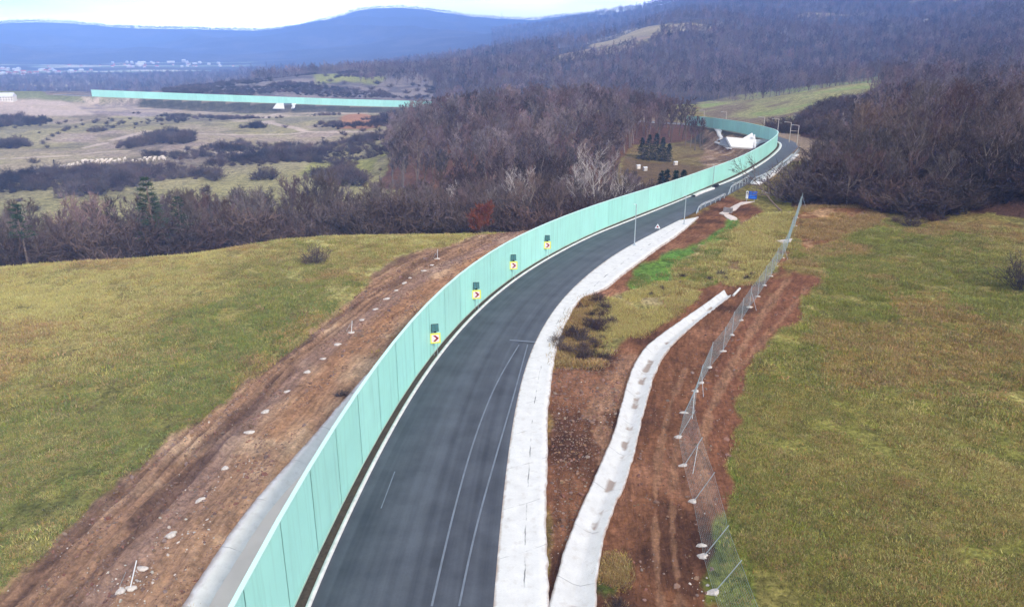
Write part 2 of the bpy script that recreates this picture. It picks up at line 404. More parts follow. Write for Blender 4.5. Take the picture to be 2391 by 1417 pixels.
def farline(px, w, col, k=.85, rmax=900):
    l = resample(hitline(px), step=5); q = (RR < rmax) & (RR > 110)
    m = np.zeros(X.shape); d, s_, sa, _ = dist_line(X[q], Y[q], l)
    m[q] = (1 - sstep(w * .6, w * 1.2, d)) * k
    setc(m, col, 0)
trk = lin(205, 184, 168)
for px, w in (([(130, 208), (180, 216), (250, 225), (330, 235), (400, 243), (450, 250), (478, 262)], 2.2),
              ([(545, 280), (600, 268), (650, 258), (690, 253)], 2.4), ([(580, 279), (640, 268), (668, 259)], 2.2),
              ([(550, 283), (620, 285), (660, 294), (700, 302), (720, 308), (800, 309), (900, 307)], 2.4), ([(630, 283), (618, 290)], 3.5),
              ([(470, 313), (560, 315), (650, 314), (720, 309)], 1.8), ([(265, 327), (300, 318), (345, 307)], 2.4), ([(200, 345), (245, 335)], 1.8),
              ([(480, 250), (545, 252), (600, 253)], 1.8), ([(680, 256), (750, 258), (755, 260)], 2.0), ([(400, 365), (470, 358), (560, 357)], 1.6),
              ([(0, 372), (90, 368), (200, 360), (300, 352)], 1.0), ([(950, 275), (905, 262)], 1.6)):
    farline(px, w, trk)
setc(B_([(790, 300), (800, 275), (840, 262), (880, 275), (900, 292), (860, 303)], 1.) * .9, lin(172, 122, 88), 0)
setc(B_([(720, 380), (800, 372), (900, 365), (930, 350), (900, 330), (870, 400), (800, 420), (700, 410)], 1.) * .6, lin(140, 142, 66))
# road embankments, dark and weedy
sQ = BAR_S[int(np.argmin(np.hypot(BAR[:, 0] - GD(330, 230, 542)[0], BAR[:, 1] - GD(330, 230, 542)[1])))]
emb = ((DB < 1) & (DB > -11) & (SB > 205) & (SB < sQ)).astype(float)
setc(((DB < -9) & (DB > -42) & (SB > 330) & (SB < sQ + 40)).astype(float) * sstep(-.3, .2, n1) * .85, lin(192, 172, 152), .1)
setc(np.minimum(1, blur(emb, 3) * 1.25), lin(74, 70, 60), .6)
emb2 = ((DB > -1) & (DB < 15) & (SB > 205)).astype(float)
setc(emb2, lin(150, 130, 110), .1)
# clearing below the bend
clr = B_([(1440, 460), (1450, 380), (1480, 345), (1600, 335), (1640, 330), (1660, 400), (1600, 430)], 1.)
setc(clr, lin(112, 92, 66), .5)
setc(clr * sstep(.0, .4, v2 + n1 * .5), lin(128, 112, 72), .8)
slope = B_([(1650, 400), (1640, 370), (1655, 330), (1640, 302), (1700, 315), (1760, 335), (1790, 345), (1740, 380), (1700, 400)], 1.)
setc(slope, lin(150, 122, 98), 0)
setc(slope * sstep(0, .3, fbm(SB, DB / 3, 1.5, 3, 91)), lin(190, 164, 140), 0)
# wood floor
CW = ((AZZ > -.17) & (AZZ < .215) & (RR > 165) & (RR < 400)).astype(float) * (1 - clr)
hillw = ((AZZ > azel(900, 200)[0]) & (RR > 175)).astype(float) * (DB < -8)
floorc = lin(104, 74, 60)
cwood = B_([(880, 440), (905, 400), (925, 330), (1000, 292), (1100, 275), (1400, 270), (1560, 280), (1640, 305), (1620, 325), (1480, 340), (1440, 380), (1430, 470), (1200, 500)], .6)
setc(cwood, floorc, .1); setc(cwood * sstep(0, .4, v2), lin(128, 92, 72), .1)
RW = ((AZZ > azel(1870, 300)[0]) & (RR > 117 + n2 * 3) & (DB > 13)).astype(float) * (RR < 480)
mead = B_([(1640, 262), (1632, 240), (1700, 226), (1850, 205), (1960, 192), (2060, 172), (2060, 200), (1990, 232), (1900, 260), (1850, 290), (1800, 292), (1700, 282)], .8)
setc(RW * (1 - mead), lin(88, 64, 52), .1)
setc(mead, lin(140, 136, 92), 1); setc(mead * sstep(.0, .3, v2), lin(122, 106, 84), .8); setc(mead * sstep(.1, .4, -v2) * .8, lin(132, 146, 84), 1)
FARW = ((RR > 640) & ((AZZ > azel(1020, 200)[0]) | (RR > 840))).astype(float)
FARW = np.maximum(FARW, ((RR > 470) & (AZZ > azel(1010, 250)[0]) & (DB > 14)).astype(float) * (1 - mead))
setc(FARW, lin(78, 68, 66), .3)
setc(FARW * sstep(0, .4, fbm(X, Y, 120, 4, 95)), lin(98, 84, 76), .3)
setc(FARW * sstep(.28, .36, fbm(X, Y, 170, 3, 921)) * (RR > 900) * (RR < 1800), lin(166, 150, 112), .5)
hillA = ((RR > 545) & (RR < 850) & (AZZ < azel(1010, 200)[0]) & (DB > 14)).astype(float)
setc(hillA, lin(134, 122, 116), .7); setc(hillA * sstep(.05, .3, v2), lin(100, 92, 92), .7)
setc(B_([(690, 178), (720, 168), (800, 165), (900, 185), (880, 200), (800, 190), (740, 200)], 1.), lin(140, 140, 80), 1)
setc(B_([(780, 166), (850, 166), (900, 178), (860, 180), (800, 174)], 1.), lin(176, 150, 128), 0)
clr2 = B_([(1280, 150), (1300, 132), (1400, 108), (1500, 84), (1530, 86), (1520, 100), (1450, 120), (1340, 140)], 1.)
setc(clr2, lin(160, 138, 112), .3); setc(clr2 * sstep(.0, .3, v2), lin(112, 108, 70), .6)
# open land round the village
pl = ((RR > 1650) & (RR < 2500) & (AZZ < azel(640, 150)[0])).astype(float)
vn = fbm(X / 3 + 0, Y, 90, 3, 97)
setc(pl * sstep(.05, .3, vn) * .8, lin(150, 160, 120), .8)
setc(pl * sstep(.3, .45, vn) * .8, lin(215, 205, 180), .3)
COLR = np.clip(COLR * (1 + .22 * n4[..., None] * nearm[..., None] + .06 * n2[..., None]), 0, 1)

# ------------------------------------------------------------------ mesh helpers
def new_mesh(name, V_, F_, uv=None):
    me = bpy.data.meshes.new(name)
    me.from_pydata([tuple(map(float, v)) for v in V_], [], F_)
    if uv is not None:
        l = me.uv_layers.new(name='UVMap'); k = np.zeros(len(me.loops), np.int32); me.loops.foreach_get('vertex_index', k)
        l.data.foreach_set('uv', np.asarray(uv, np.float32)[k].ravel())
    return me
def link(name, me, m=None, parent=None, loc=None, smooth=False):
    o = bpy.data.objects.new(name, me); C.objects.link(o)
    if m is not None and me is not None and not me.materials: me.materials.append(m)
    if parent is not None: o.parent = parent
    if loc is not None: o.location = loc
    if smooth: me.polygons.foreach_set('use_smooth', [True] * len(me.polygons))
    return o
def tag(o, label=None, cat=None, group=None, kind=None):
    if label: o['label'] = label
    if cat: o['category'] = cat
    if group: o['group'] = group
    if kind: o['kind'] = kind
    return o
def thing(name, label, cat, loc=(0, 0, 0), rz=0, group=None):
    o = bpy.data.objects.new(name, None); C.objects.link(o); o.location = loc; o.rotation_euler = (0, 0, rz)
    o.empty_display_size = .3
    return tag(o, label, cat, group)
def dup(root, loc, rz=0, label=None, group=None, scale=None, rot=None):
    r = root.copy(); C.objects.link(r); r.location = loc; r.rotation_euler = rot if rot else (0, 0, rz)
    if scale is not None: r.scale = scale if hasattr(scale, '__len__') else (scale,) * 3
    if label: r['label'] = label
    if group: r['group'] = group
    for ch in list(root.children):
        c = ch.copy(); C.objects.link(c); c.parent = r
        for g in ch.children:
            d = g.copy(); C.objects.link(d); d.parent = c
    return r
class MB:
    def __init__(s): s.v = []; s.f = []
    def add(s, v, f):
        b = len(s.v); s.v += [tuple(map(float, x)) for x in v]; s.f += [tuple(i + b for i in q) for q in f]; return s
    def box(s, c, d, rz=0, rot=None):
        x, y, z = (k / 2 for k in d); v = []
        for sx in (-1, 1):
            for sy in (-1, 1):
                for sz in (-1, 1):
                    p = np.array([sx * x, sy * y, sz * z])
                    if rot is not None: p = rot @ p
                    ca, sa = math.cos(rz), math.sin(rz)
                    v.append((c[0] + p[0] * ca - p[1] * sa, c[1] + p[0] * sa + p[1] * ca, c[2] + p[2]))
        return s.add(v, [(0, 1, 3, 2), (4, 6, 7, 5), (0, 4, 5, 1), (2, 3, 7, 6), (0, 2, 6, 4), (1, 5, 7, 3)])
    def tube(s, pts, rad, n=6, cap=True):
        pts = [np.array(p, float) for p in pts]; rad = [rad] * len(pts) if np.isscalar(rad) else rad
        v = []; f = []
        for i, p in enumerate(pts):
            t = pts[min(i + 1, len(pts) - 1)] - pts[max(i - 1, 0)]; t /= np.linalg.norm(t) + 1e-9
            u = np.cross(t, [0, 0, 1] if abs(t[2]) < .9 else [1, 0, 0]); u /= np.linalg.norm(u); w = np.cross(t, u)
            for k_ in range(n):
                a = 2 * math.pi * k_ / n; v.append(p + (u * math.cos(a) + w * math.sin(a)) * rad[i])
        for i in range(len(pts) - 1):
            for k_ in range(n):
                f.append((i * n + k_, i * n + (k_ + 1) % n, (i + 1) * n + (k_ + 1) % n, (i + 1) * n + k_))
        if cap: f.append(tuple(range(n))[::-1]); f.append(tuple((len(pts) - 1) * n + k_ for k_ in range(n)))
        return s.add(v, f)
    def mesh(s, name): return new_mesh(name, s.v, s.f)
    def build(s, name, m, parent=None, loc=None, smooth=False, bevel=0):
        o = link(name, s.mesh(name), m, parent, loc, smooth)
        if bevel:
            b = o.modifiers.new('bevel', 'BEVEL'); b.width = bevel; b.segments = 2; b.limit_method = 'ANGLE'
        return o

def ribbon(name, A, B, m, parent=None, prof=None, dz=0.0, n=None, thick=0):
    """sheet between two surveyed lines; prof = list of (u, z) across"""
    if n is None: n = int(max(arclen(A)[-1], arclen(B)[-1]) / 1.0) + 2
    A = resample(A, n); B = resample(B, n); prof = prof or [(0, 0), (.25, 0), (.5, 0), (.75, 0), (1, 0)]
    s = arclen((A + B) / 2); v = []; uv = []; f = []; k_ = len(prof)
    for i in range(n):
        for (u, z) in prof:
            p = A[i] * (1 - u) + B[i] * u; v.append((p[0], p[1], p[2] + z + dz)); uv.append((u, s[i]))
    for i in range(n - 1):
        for q in range(k_ - 1):
            f.append((i * k_ + q, i * k_ + q + 1, (i + 1) * k_ + q + 1, (i + 1) * k_ + q))
    me = new_mesh(name, v, f, uv)
    o = link(name, me, m, parent, smooth=True)
    return o

# ------------------------------------------------------------------ materials
def nodes(m):
    m.use_nodes = True; nt = m.node_tree; b = nt.nodes.get('Principled BSDF'); return nt, nt.nodes, nt.links, b
def mat(name, col, rough=.8, var=.12, scale=3.0, metal=0.0, bump=0.0, bscale=20.0, spec=.3, rand=0.0, col2=None, coord='Object', stand=False):
    m = bpy.data.materials.new(name); nt, N, K, b = nodes(m)
    b.inputs['Roughness'].default_value = rough; b.inputs['Metallic'].default_value = metal
    b.inputs['Specular IOR Level'].default_value = spec
    tc = N.new('ShaderNodeTexCoord'); no = N.new('ShaderNodeTexNoise'); no.inputs['Scale'].default_value = scale; no.inputs['Detail'].default_value = 5
    K.new(tc.outputs[coord], no.inputs['Vector'])
    mr = N.new('ShaderNodeMapRange'); mr.inputs['From Min'].default_value = .3; mr.inputs['From Max'].default_value = .7
    K.new(no.outputs['Fac'], mr.inputs['Value'])
    mx = N.new('ShaderNodeMix'); mx.data_type = 'RGBA'; K.new(mr.outputs[0], mx.inputs['Factor'])
    c2 = col2 or tuple(min(1, c * (1 + var)) for c in col)
    mx.inputs['A'].default_value = tuple(c * (1 - var) for c in col) + (1,); mx.inputs['B'].default_value = tuple(c2) + (1,)
    out = mx.outputs['Result']
    if rand:
        oi = N.new('ShaderNodeObjectInfo'); hs = N.new('ShaderNodeHueSaturation'); K.new(out, hs.inputs['Color'])
        r1 = N.new('ShaderNodeMapRange'); r1.inputs['To Min'].default_value = 1 - rand; r1.inputs['To Max'].default_value = 1 + rand
        K.new(oi.outputs['Random'], r1.inputs['Value']); K.new(r1.outputs[0], hs.inputs['Value'])
        ml = N.new('ShaderNodeMath'); ml.operation = 'MULTIPLY'; ml.inputs[1].default_value = 7.31; K.new(oi.outputs['Random'], ml.inputs[0])
        fr = N.new('ShaderNodeMath'); fr.operation = 'FRACT'; K.new(ml.outputs[0], fr.inputs[0])
        r2 = N.new('ShaderNodeMapRange'); r2.inputs['To Min'].default_value = .5 - rand * .06; r2.inputs['To Max'].default_value = .5 + rand * .06
        K.new(fr.outputs[0], r2.inputs['Value']); K.new(r2.outputs[0], hs.inputs['Hue'])
        ml2 = N.new('ShaderNodeMath'); ml2.operation = 'MULTIPLY'; ml2.inputs[1].default_value = 13.7; K.new(oi.outputs['Random'], ml2.inputs[0])
        fr2 = N.new('ShaderNodeMath'); fr2.operation = 'FRACT'; K.new(ml2.outputs[0], fr2.inputs[0])
        r3 = N.new('ShaderNodeMapRange'); r3.inputs['To Min'].default_value = 1 - rand * (1.2 if 'grass' not in name else .35); r3.inputs['To Max'].default_value = 1 + rand * .25
        K.new(fr2.outputs[0], r3.inputs['Value']); K.new(r3.outputs[0], hs.inputs['Saturation'])
        out = hs.outputs['Color']
    if stand:
        oi = N.new('ShaderNodeObjectInfo'); ns = N.new('ShaderNodeTexNoise'); ns.inputs['Scale'].default_value = .035; ns.inputs['Detail'].default_value = 4; ns.inputs['Roughness'].default_value = .65
        K.new(oi.outputs['Location'], ns.inputs['Vector']); rs = N.new('ShaderNodeMapRange'); rs.inputs['From Min'].default_value = .36; rs.inputs['From Max'].default_value = .64; K.new(ns.outputs['Fac'], rs.inputs['Value'])
        xs_ = N.new('ShaderNodeMix'); xs_.data_type = 'RGBA'; xs_.blend_type = 'MULTIPLY'; xs_.inputs['Factor'].default_value = 1; cs = N.new('ShaderNodeMix'); cs.data_type = 'RGBA'; K.new(rs.outputs[0], cs.inputs['Factor'])
        cs.inputs['A'].default_value = (.42, .37, .36, 1); cs.inputs['B'].default_value = (1.35, 1.3, 1.33, 1); K.new(out, xs_.inputs['A']); K.new(cs.outputs['Result'], xs_.inputs['B']); out = xs_.outputs['Result']
    K.new(out, b.inputs['Base Color'])
    if bump:
        nb = N.new('ShaderNodeTexNoise'); nb.inputs['Scale'].default_value = bscale; nb.inputs['Detail'].default_value = 4; K.new(tc.outputs[coord], nb.inputs['Vector'])
        bp = N.new('ShaderNodeBump'); bp.inputs['Strength'].default_value = bump; bp.inputs['Distance'].default_value = .05
        K.new(nb.outputs['Fac'], bp.inputs['Height']); K.new(bp.outputs['Normal'], b.inputs['Normal'])
    return m

def ground_mat():
    m = bpy.data.materials.new('ground'); nt, N, K, b = nodes(m)
    b.inputs['Roughness'].default_value = .95; b.inputs['Specular IOR Level'].default_value = .1
    at = N.new('ShaderNodeAttribute'); at.attribute_name = 'Col'; ag = N.new('ShaderNodeAttribute'); ag.attribute_name = 'grass'
    ad = N.new('ShaderNodeAttribute'); ad.attribute_name = 'along'
    tc = N.new('ShaderNodeTexCoord')
    def noise(scale, det=5, vec=None, rough=.6, dist=0):
        n = N.new('ShaderNodeTexNoise'); n.inputs['Scale'].default_value = scale; n.inputs['Detail'].default_value = det; n.inputs['Roughness'].default_value = rough
        n.inputs['Distortion'].default_value = dist
        K.new(vec or tc.outputs['Object'], n.inputs['Vector']); return n.outputs['Fac']
    def rng_(x, a, b_, c, d):
        r = N.new('ShaderNodeMapRange'); r.inputs['From Min'].default_value = a; r.inputs['From Max'].default_value = b_; r.inputs['To Min'].default_value = c; r.inputs['To Max'].default_value = d
        K.new(x, r.inputs['Value']); return r.outputs[0]
    def mul(x, y):
        q = N.new('ShaderNodeMath'); q.operation = 'MULTIPLY'
        K.new(x, q.inputs[0]); K.new(y, q.inputs[1]); return q.outputs[0]
    fine = noise(3.2, 6, rough=.75, dist=.6); mid = noise(.55, 5, dist=.8); big = noise(.02, 6)
    rut = noise(1.0, 5, ad.outputs['Vector'], .65)
    gv = mul(rng_(fine, .34, .66, .38, 1.75), rng_(mid, .32, .68, .6, 1.4))
    dv = mul(mul(rng_(rut, .35, .65, .66, 1.32), rng_(mid, .3, .7, .88, 1.12)), rng_(fine, .34, .66, .58, 1.36))
    mf = N.new('ShaderNodeMix'); K.new(ag.outputs['Fac'], mf.inputs['Factor']); K.new(dv, mf.inputs['A']); K.new(gv, mf.inputs['B'])
    tot = mul(mf.outputs[0], rng_(big, .3, .7, .82, 1.18))
    vm = N.new('ShaderNodeVectorMath'); vm.operation = 'SCALE'; K.new(at.outputs['Color'], vm.inputs[0]); K.new(tot, vm.inputs['Scale'])
    # straw coloured flecks in the grass
    fl = rng_(noise(6.5, 4, rough=.7), .56, .7, 0, .5); flg = mul(fl, ag.outputs['Fac'])
    mx = N.new('ShaderNodeMix'); mx.data_type = 'RGBA'; K.new(flg, mx.inputs['Factor']); K.new(vm.outputs[0], mx.inputs['A'])
    vs = N.new('ShaderNodeVectorMath'); vs.operation = 'MULTIPLY'; K.new(vm.outputs[0], vs.inputs[0]); vs.inputs[1].default_value = (1.7, 1.55, 1.5)
    K.new(vs.outputs[0], mx.inputs['B'])
    K.new(mx.outputs['Result'], b.inputs['Base Color'])
    bp = N.new('ShaderNodeBump'); bp.inputs['Strength'].default_value = .9; bp.inputs['Distance'].default_value = .22
    h = N.new('ShaderNodeMix'); K.new(ag.outputs['Fac'], h.inputs['Factor']); K.new(mul(rut, rng_(fine, 0, 1, .4, 2.2)), h.inputs['A']); K.new(fine, h.inputs['B'])
    K.new(h.outputs[0], bp.inputs['Height'])
    bp2 = N.new('ShaderNodeBump'); bp2.inputs['Strength'].default_value = .7; bp2.inputs['Distance'].default_value = 6.0
    w = N.new('ShaderNodeTexVoronoi'); w.inputs['Scale'].default_value = .09; K.new(tc.outputs['Object'], w.inputs['Vector'])
    aw = N.new('ShaderNodeAttribute'); aw.attribute_name = 'canopy'
    iv = N.new('ShaderNodeMath'); iv.operation = 'SUBTRACT'; iv.inputs[0].default_value = 1; K.new(w.outputs['Distance'], iv.inputs[1])
    K.new(mul(iv.outputs[0], aw.outputs['Fac']), bp2.inputs['Height']); K.new(bp.outputs['Normal'], bp2.inputs['Normal'])
    K.new(bp2.outputs['Normal'], b.inputs['Normal'])
    return m

# ------------------------------------------------------------------ terrain mesh
na, nr = X.shape
idx = np.arange(na * nr).reshape(na, nr)
verts = np.stack([X, Y, Z], -1).reshape(-1, 3)
quads = np.stack([idx[:-1, :-1], idx[:-1, 1:], idx[1:, 1:], idx[1:, :-1]], -1).reshape(-1, 4)
me = bpy.data.meshes.new('ground')
me.vertices.add(len(verts) + 1); vv = np.vstack([verts, [[0, 0, float(Z[:, 0].mean())]]]); me.vertices.foreach_set('co', vv.astype(np.float32).ravel())
tris = np.stack([idx[:-1, 0], idx[1:, 0], np.full(na - 1, len(verts))], -1)
lv = np.concatenate([quads.ravel(), tris.ravel()]).astype(np.int32)
ls = np.concatenate([np.arange(len(quads)) * 4, len(quads) * 4 + np.arange(len(tris)) * 3]).astype(np.int32)
me.loops.add(len(lv)); me.loops.foreach_set('vertex_index', lv); me.polygons.add(len(ls)); me.polygons.foreach_set('loop_start', ls)
me.update(calc_edges=True)
me.polygons.foreach_set('use_smooth', np.ones(len(ls), bool))
def vattr(name, typ, arr):
    a = me.attributes.new(name, typ, 'POINT')
    if typ == 'FLOAT_COLOR':
        c = np.concatenate([arr.reshape(-1, 3), np.ones((na * nr, 1))], 1); c = np.vstack([c, c[:1]]); a.data.foreach_set('color', c.astype(np.float32).ravel())
    elif typ == 'FLOAT_VECTOR':
        c = arr.reshape(-1, 3); c = np.vstack([c, c[:1]]); a.data.foreach_set('vector', c.astype(np.float32).ravel())
    else:
        c = np.append(arr.ravel(), arr.ravel()[0]); a.data.foreach_set('value', c.astype(np.float32))
vattr('Col', 'FLOAT_COLOR', COLR); vattr('grass', 'FLOAT', GR)
al = np.stack([SB * .5, np.where(np.abs(DB) < 900, DB * 2.6, X), np.zeros_like(DB)], -1)
vattr('along', 'FLOAT_VECTOR', al)
vattr('canopy', 'FLOAT', sstep(1200, 1700, RR) * (1 - pl))
GROUND = link('ground', me, ground_mat()); tag(GROUND, kind='structure')

# ------------------------------------------------------------------ road
def asphalt():
    m = bpy.data.materials.new('asphalt'); nt, N, K, b = nodes(m)
    b.inputs['Roughness'].default_value = .55; b.inputs['Specular IOR Level'].default_value = .32
    uv = N.new('ShaderNodeUVMap'); mp = N.new('ShaderNodeMapping'); mp.inputs['Scale'].default_value = (14, .012, 1); K.new(uv.outputs[0], mp.inputs[0])
    n = N.new('ShaderNodeTexNoise'); n.inputs['Scale'].default_value = 1; n.inputs['Detail'].default_value = 5; K.new(mp.outputs[0], n.inputs['Vector'])
    mp2 = N.new('ShaderNodeMapping'); mp2.inputs['Scale'].default_value = (3.5, .004, 1); K.new(uv.outputs[0], mp2.inputs[0])
    n2_ = N.new('ShaderNodeTexNoise'); n2_.inputs['Scale'].default_value = 1; n2_.inputs['Detail'].default_value = 3; K.new(mp2.outputs[0], n2_.inputs['Vector'])
    tc = N.new('ShaderNodeTexCoord'); n3_ = N.new('ShaderNodeTexNoise'); n3_.inputs['Scale'].default_value = 9; n3_.inputs['Detail'].default_value = 8; n3_.inputs['Roughness'].default_value = .8; K.new(tc.outputs['Object'], n3_.inputs['Vector'])
    n4_ = N.new('ShaderNodeTexNoise'); n4_.inputs['Scale'].default_value = .5; n4_.inputs['Detail'].default_value = 9; n4_.inputs['Roughness'].default_value = .55; K.new(tc.outputs['Object'], n4_.inputs['Vector'])
    cr = N.new('ShaderNodeValToRGB'); cr.color_ramp.elements[0].position = .34; cr.color_ramp.elements[1].position = .72
    cr.color_ramp.elements[0].color = lin(44, 46, 53) + (1,); cr.color_ramp.elements[1].color = lin(98, 103, 112) + (1,)
    ad = N.new('ShaderNodeMath'); ad.operation = 'ADD'; K.new(n.outputs['Fac'], ad.inputs[0]); K.new(n2_.outputs['Fac'], ad.inputs[1])
    a2 = N.new('ShaderNodeMath'); a2.operation = 'ADD'; K.new(ad.outputs[0], a2.inputs[0]); K.new(n4_.outputs['Fac'], a2.inputs[1])
    ml = N.new('ShaderNodeMath'); ml.operation = 'DIVIDE'; ml.inputs[1].default_value = 3; K.new(a2.outputs[0], ml.inputs[0])
    K.new(ml.outputs[0], cr.inputs[0])
    hs = N.new('ShaderNodeHueSaturation'); mr = N.new('ShaderNodeMapRange'); mr.inputs['To Min'].default_value = .72; mr.inputs['To Max'].default_value = 1.28
    K.new(n3_.outputs['Fac'], mr.inputs['Value']); K.new(mr.outputs[0], hs.inputs['Value']); K.new(cr.outputs[0], hs.inputs['Color'])
    K.new(hs.outputs[0], b.inputs['Base Color'])
    bp = N.new('ShaderNodeBump'); bp.inputs['Strength'].default_value = .05; bp.inputs['Distance'].default_value = .005; K.new(n3_.outputs['Fac'], bp.inputs['Height']); K.new(bp.outputs[0], b.inputs['Normal'])
    return m
def concrete(name, col, mud=None, crack=.55, mudc=.5, mudw=.07, mudt=.5, seams=4.0):
    m = bpy.data.materials.new(name); nt, N, K, b = nodes(m)
    b.inputs['Roughness'].default_value = .85; b.inputs['Specular IOR Level'].default_value = .25
    uv = N.new('ShaderNodeUVMap'); sp = N.new('ShaderNodeSeparateXYZ'); K.new(uv.outputs[0], sp.inputs[0])
    tc = N.new('ShaderNodeTexCoord')
    def noise(sc, det=5, src=None):
        n = N.new('ShaderNodeTexNoise'); n.inputs['Scale'].default_value = sc; n.inputs['Detail'].default_value = det; K.new(src or tc.outputs['Object'], n.inputs['Vector']); return n.outputs['Fac']
    def mth(op, a, c=None, v=None):
        q = N.new('ShaderNodeMath'); q.operation = op; K.new(a, q.inputs[0])
        if c is not None: K.new(c, q.inputs[1])
        elif v is not None: q.inputs[1].default_value = v
        return q.outputs[0]
    def rg(x, a, b_, c=0., d=1.):
        r = N.new('ShaderNodeMapRange'); r.inputs['From Min'].default_value = a; r.inputs['From Max'].default_value = b_; r.inputs['To Min'].default_value = c; r.inputs['To Max'].default_value = d
        K.new(x, r.inputs['Value']); return r.outputs[0]
    def mix(f, a, bcol):
        x = N.new('ShaderNodeMix'); x.data_type = 'RGBA'; K.new(f, x.inputs['Factor'])
        if isinstance(a, tuple): x.inputs['A'].default_value = a + (1,)
        else: K.new(a, x.inputs['A'])
        x.inputs['B'].default_value = bcol + (1,); return x.outputs['Result']
    c = mix(rg(noise(1.3), .35, .75), col, tuple(k * .86 for k in col))
    c = mix(rg(noise(9), .5, .8, 0, .35), c, tuple(k * .7 for k in col))
    c = mix(rg(noise(2.2, 9), .55, .75, 0, .35), c, lin(170, 160, 148))
    eg = mth('ABSOLUTE', mth('SUBTRACT', mth('ADD', sp.outputs['X'], rg(noise(1.9, 6), 0, 1, -.07, .07)), v=.5))
    c = mix(rg(eg, .44, .51, 0, .75), c, lin(150, 118, 96))
    # cast joints across
    fr = mth('ABSOLUTE', mth('SUBTRACT', mth('FRACT', mth('DIVIDE', sp.outputs['Y'], v=seams)), v=.5))
    c = mix(mth('MULTIPLY', rg(fr, .491, .497), rg(noise(1.1), .42, .6, 0, .6)), c, lin(120, 120, 122))
    # broken crack along
    wob = mth('ADD', sp.outputs['X'], rg(noise(1.6), 0, 1, -.02, .02))
    ck = mth('SUBTRACT', mth('ABSOLUTE', mth('SUBTRACT', wob, v=crack)), v=.0)
    c = mix(mth('MULTIPLY', rg(ck, .018, .005), rg(noise(.55, 6), .5, .62)), c, lin(120, 120, 120))
    if mud:
        wv = mth('ABSOLUTE', mth('SUBTRACT', mth('ADD', sp.outputs['X'], rg(noise(.9), 0, 1, -.09, .09)), v=mudc))
        c = mix(mth('MULTIPLY', rg(wv, mudw, mudw * .45), rg(noise(.45, 3), mudt, mudt + .05)), c, mud)
    K.new(c, b.inputs['Base Color'])
    bp = N.new('ShaderNodeBump'); bp.inputs['Strength'].default_value = .3; bp.inputs['Distance'].default_value = .03; K.new(noise(14), bp.inputs['Height']); K.new(bp.outputs[0], b.inputs['Normal'])
    return m
WHITEC = lin(238, 237, 235, .88)
M_as = asphalt()
ROAD = ribbon('road', KERB, EDGE, M_as, dz=.0, prof=[(0, 0), (.2, .02), (.4, .04), (.6, .04), (.8, .02), (1, 0)]); tag(ROAD, kind='structure')
# pale kerb line along the barrier side
M_kerb = mat('kerb_concrete', lin(228, 226, 222, .9), .8, .16, 2.5)
M_verge = mat('verge_soil', lin(74, 60, 46), .95, .35, 5., bump=.8, bscale=9.)
kk = resample(KERB, 500); bb = []
for q_ in kk:
    jj = int(np.argmin(np.hypot(BAR[:, 0] - q_[0], BAR[:, 1] - q_[1]))); bb.append(BAR[jj])
bb = relax(np.array(bb), 3)
o = ribbon('verge', offset(bb, .06), offset(kk, -.02), M_verge, prof=[(0, .0), (.3, .06), (.7, .05), (1, .03)], n=500); tag(o, kind='structure')
o = ribbon('kerb', offset(KERB, -.08), offset(KERB, .13 + .4 * sstep(iK0 - 6, iK0 + 6, np.arange(len(KERB)))), M_kerb, prof=[(0, -.3), (.001, .11), (.5, .12), (.93, .11), (.95, -.1)]); tag(o, kind='structure')
def trackline(px, w):
    l = wline(px, None, 10); l[:, 2] = .055
    return ribbon('road_marking', offset(l, -w), offset(l, w), M_trk, prof=[(0, 0), (1, 0)])
M_trk = mat('dusty_track', lin(116, 124, 136), .6, .15, 1.5)
for px, w in (([(1008, 1417), (1060, 1195), (1110, 1020), (1160, 895), (1212, 806)], .05), ([(1072, 1417), (1110, 1240), (1160, 1060), (1198, 930), (1232, 806)], .05), ([(890, 1188), (922, 1102)], .03)):
    tag(trackline(px, w), kind='structure')
jl = np.array([G(1708, 427), G(1745, 429)]); jl[:, 2] = .07
tag(ribbon('road_marking', offset(jl, -.12), offset(jl, .12), M_kerb, prof=[(0, 0), (1, 0)]), kind='structure')
jl = np.array([G(1190, 795), G(1250, 800)]); jl[:, 2] = .06
tag(ribbon('road_marking', offset(jl, -.1), offset(jl, .14), M_trk, prof=[(0, 0), (1, 0)]), kind='structure')

# concrete shoulder and lined ditches
def ragged(l, amp, seed, s=-1):
    q = resample(l, step=.2); sa = arclen(q)
    return offset(q, s * (fbm(sa, sa * 0, .55, 4, seed, .7) * amp * .6 + fbm(sa, sa * 0, 5, 2, seed + 9) * amp * .7))
def cut_to(l, far):
    return l[: int(np.argmin(np.hypot(l[:, 0] - far[0], l[:, 1] - far[1]))) + 1]
E1 = cut_to(EDGE, G(1590, 514))
M_sh = concrete('pale_concrete', WHITEC, crack=.55)
o = ribbon('concrete_shoulder', E1, ragged(SH_R, .14, 3), M_sh, prof=[(0, .0), (.06, .03), (.3, .01), (.55, .0), (.8, .03), (.985, .07), (1, -.12)], n=560); tag(o, 'wide white concrete gutter strip along the right edge of the asphalt', 'gutter')
M_ch = concrete('ditch_concrete', lin(234, 234, 232, .84), mud=lin(160, 146, 136), crack=2, mudc=.55, mudw=.17, mudt=.515)
chR = CH_R
o = ribbon('drainage_ditch', ragged(CH_L, .10, 4), ragged(chR, .14, 5), M_ch, prof=[(0, -.15), (.004, .07), (.07, .06), (.42, -.22), (.6, -.24), (.93, .05), (.996, .06), (1, -.15)], n=420)
tag(o, 'white concrete lined ditch with muddy bottom winding between brown soil', 'ditch')
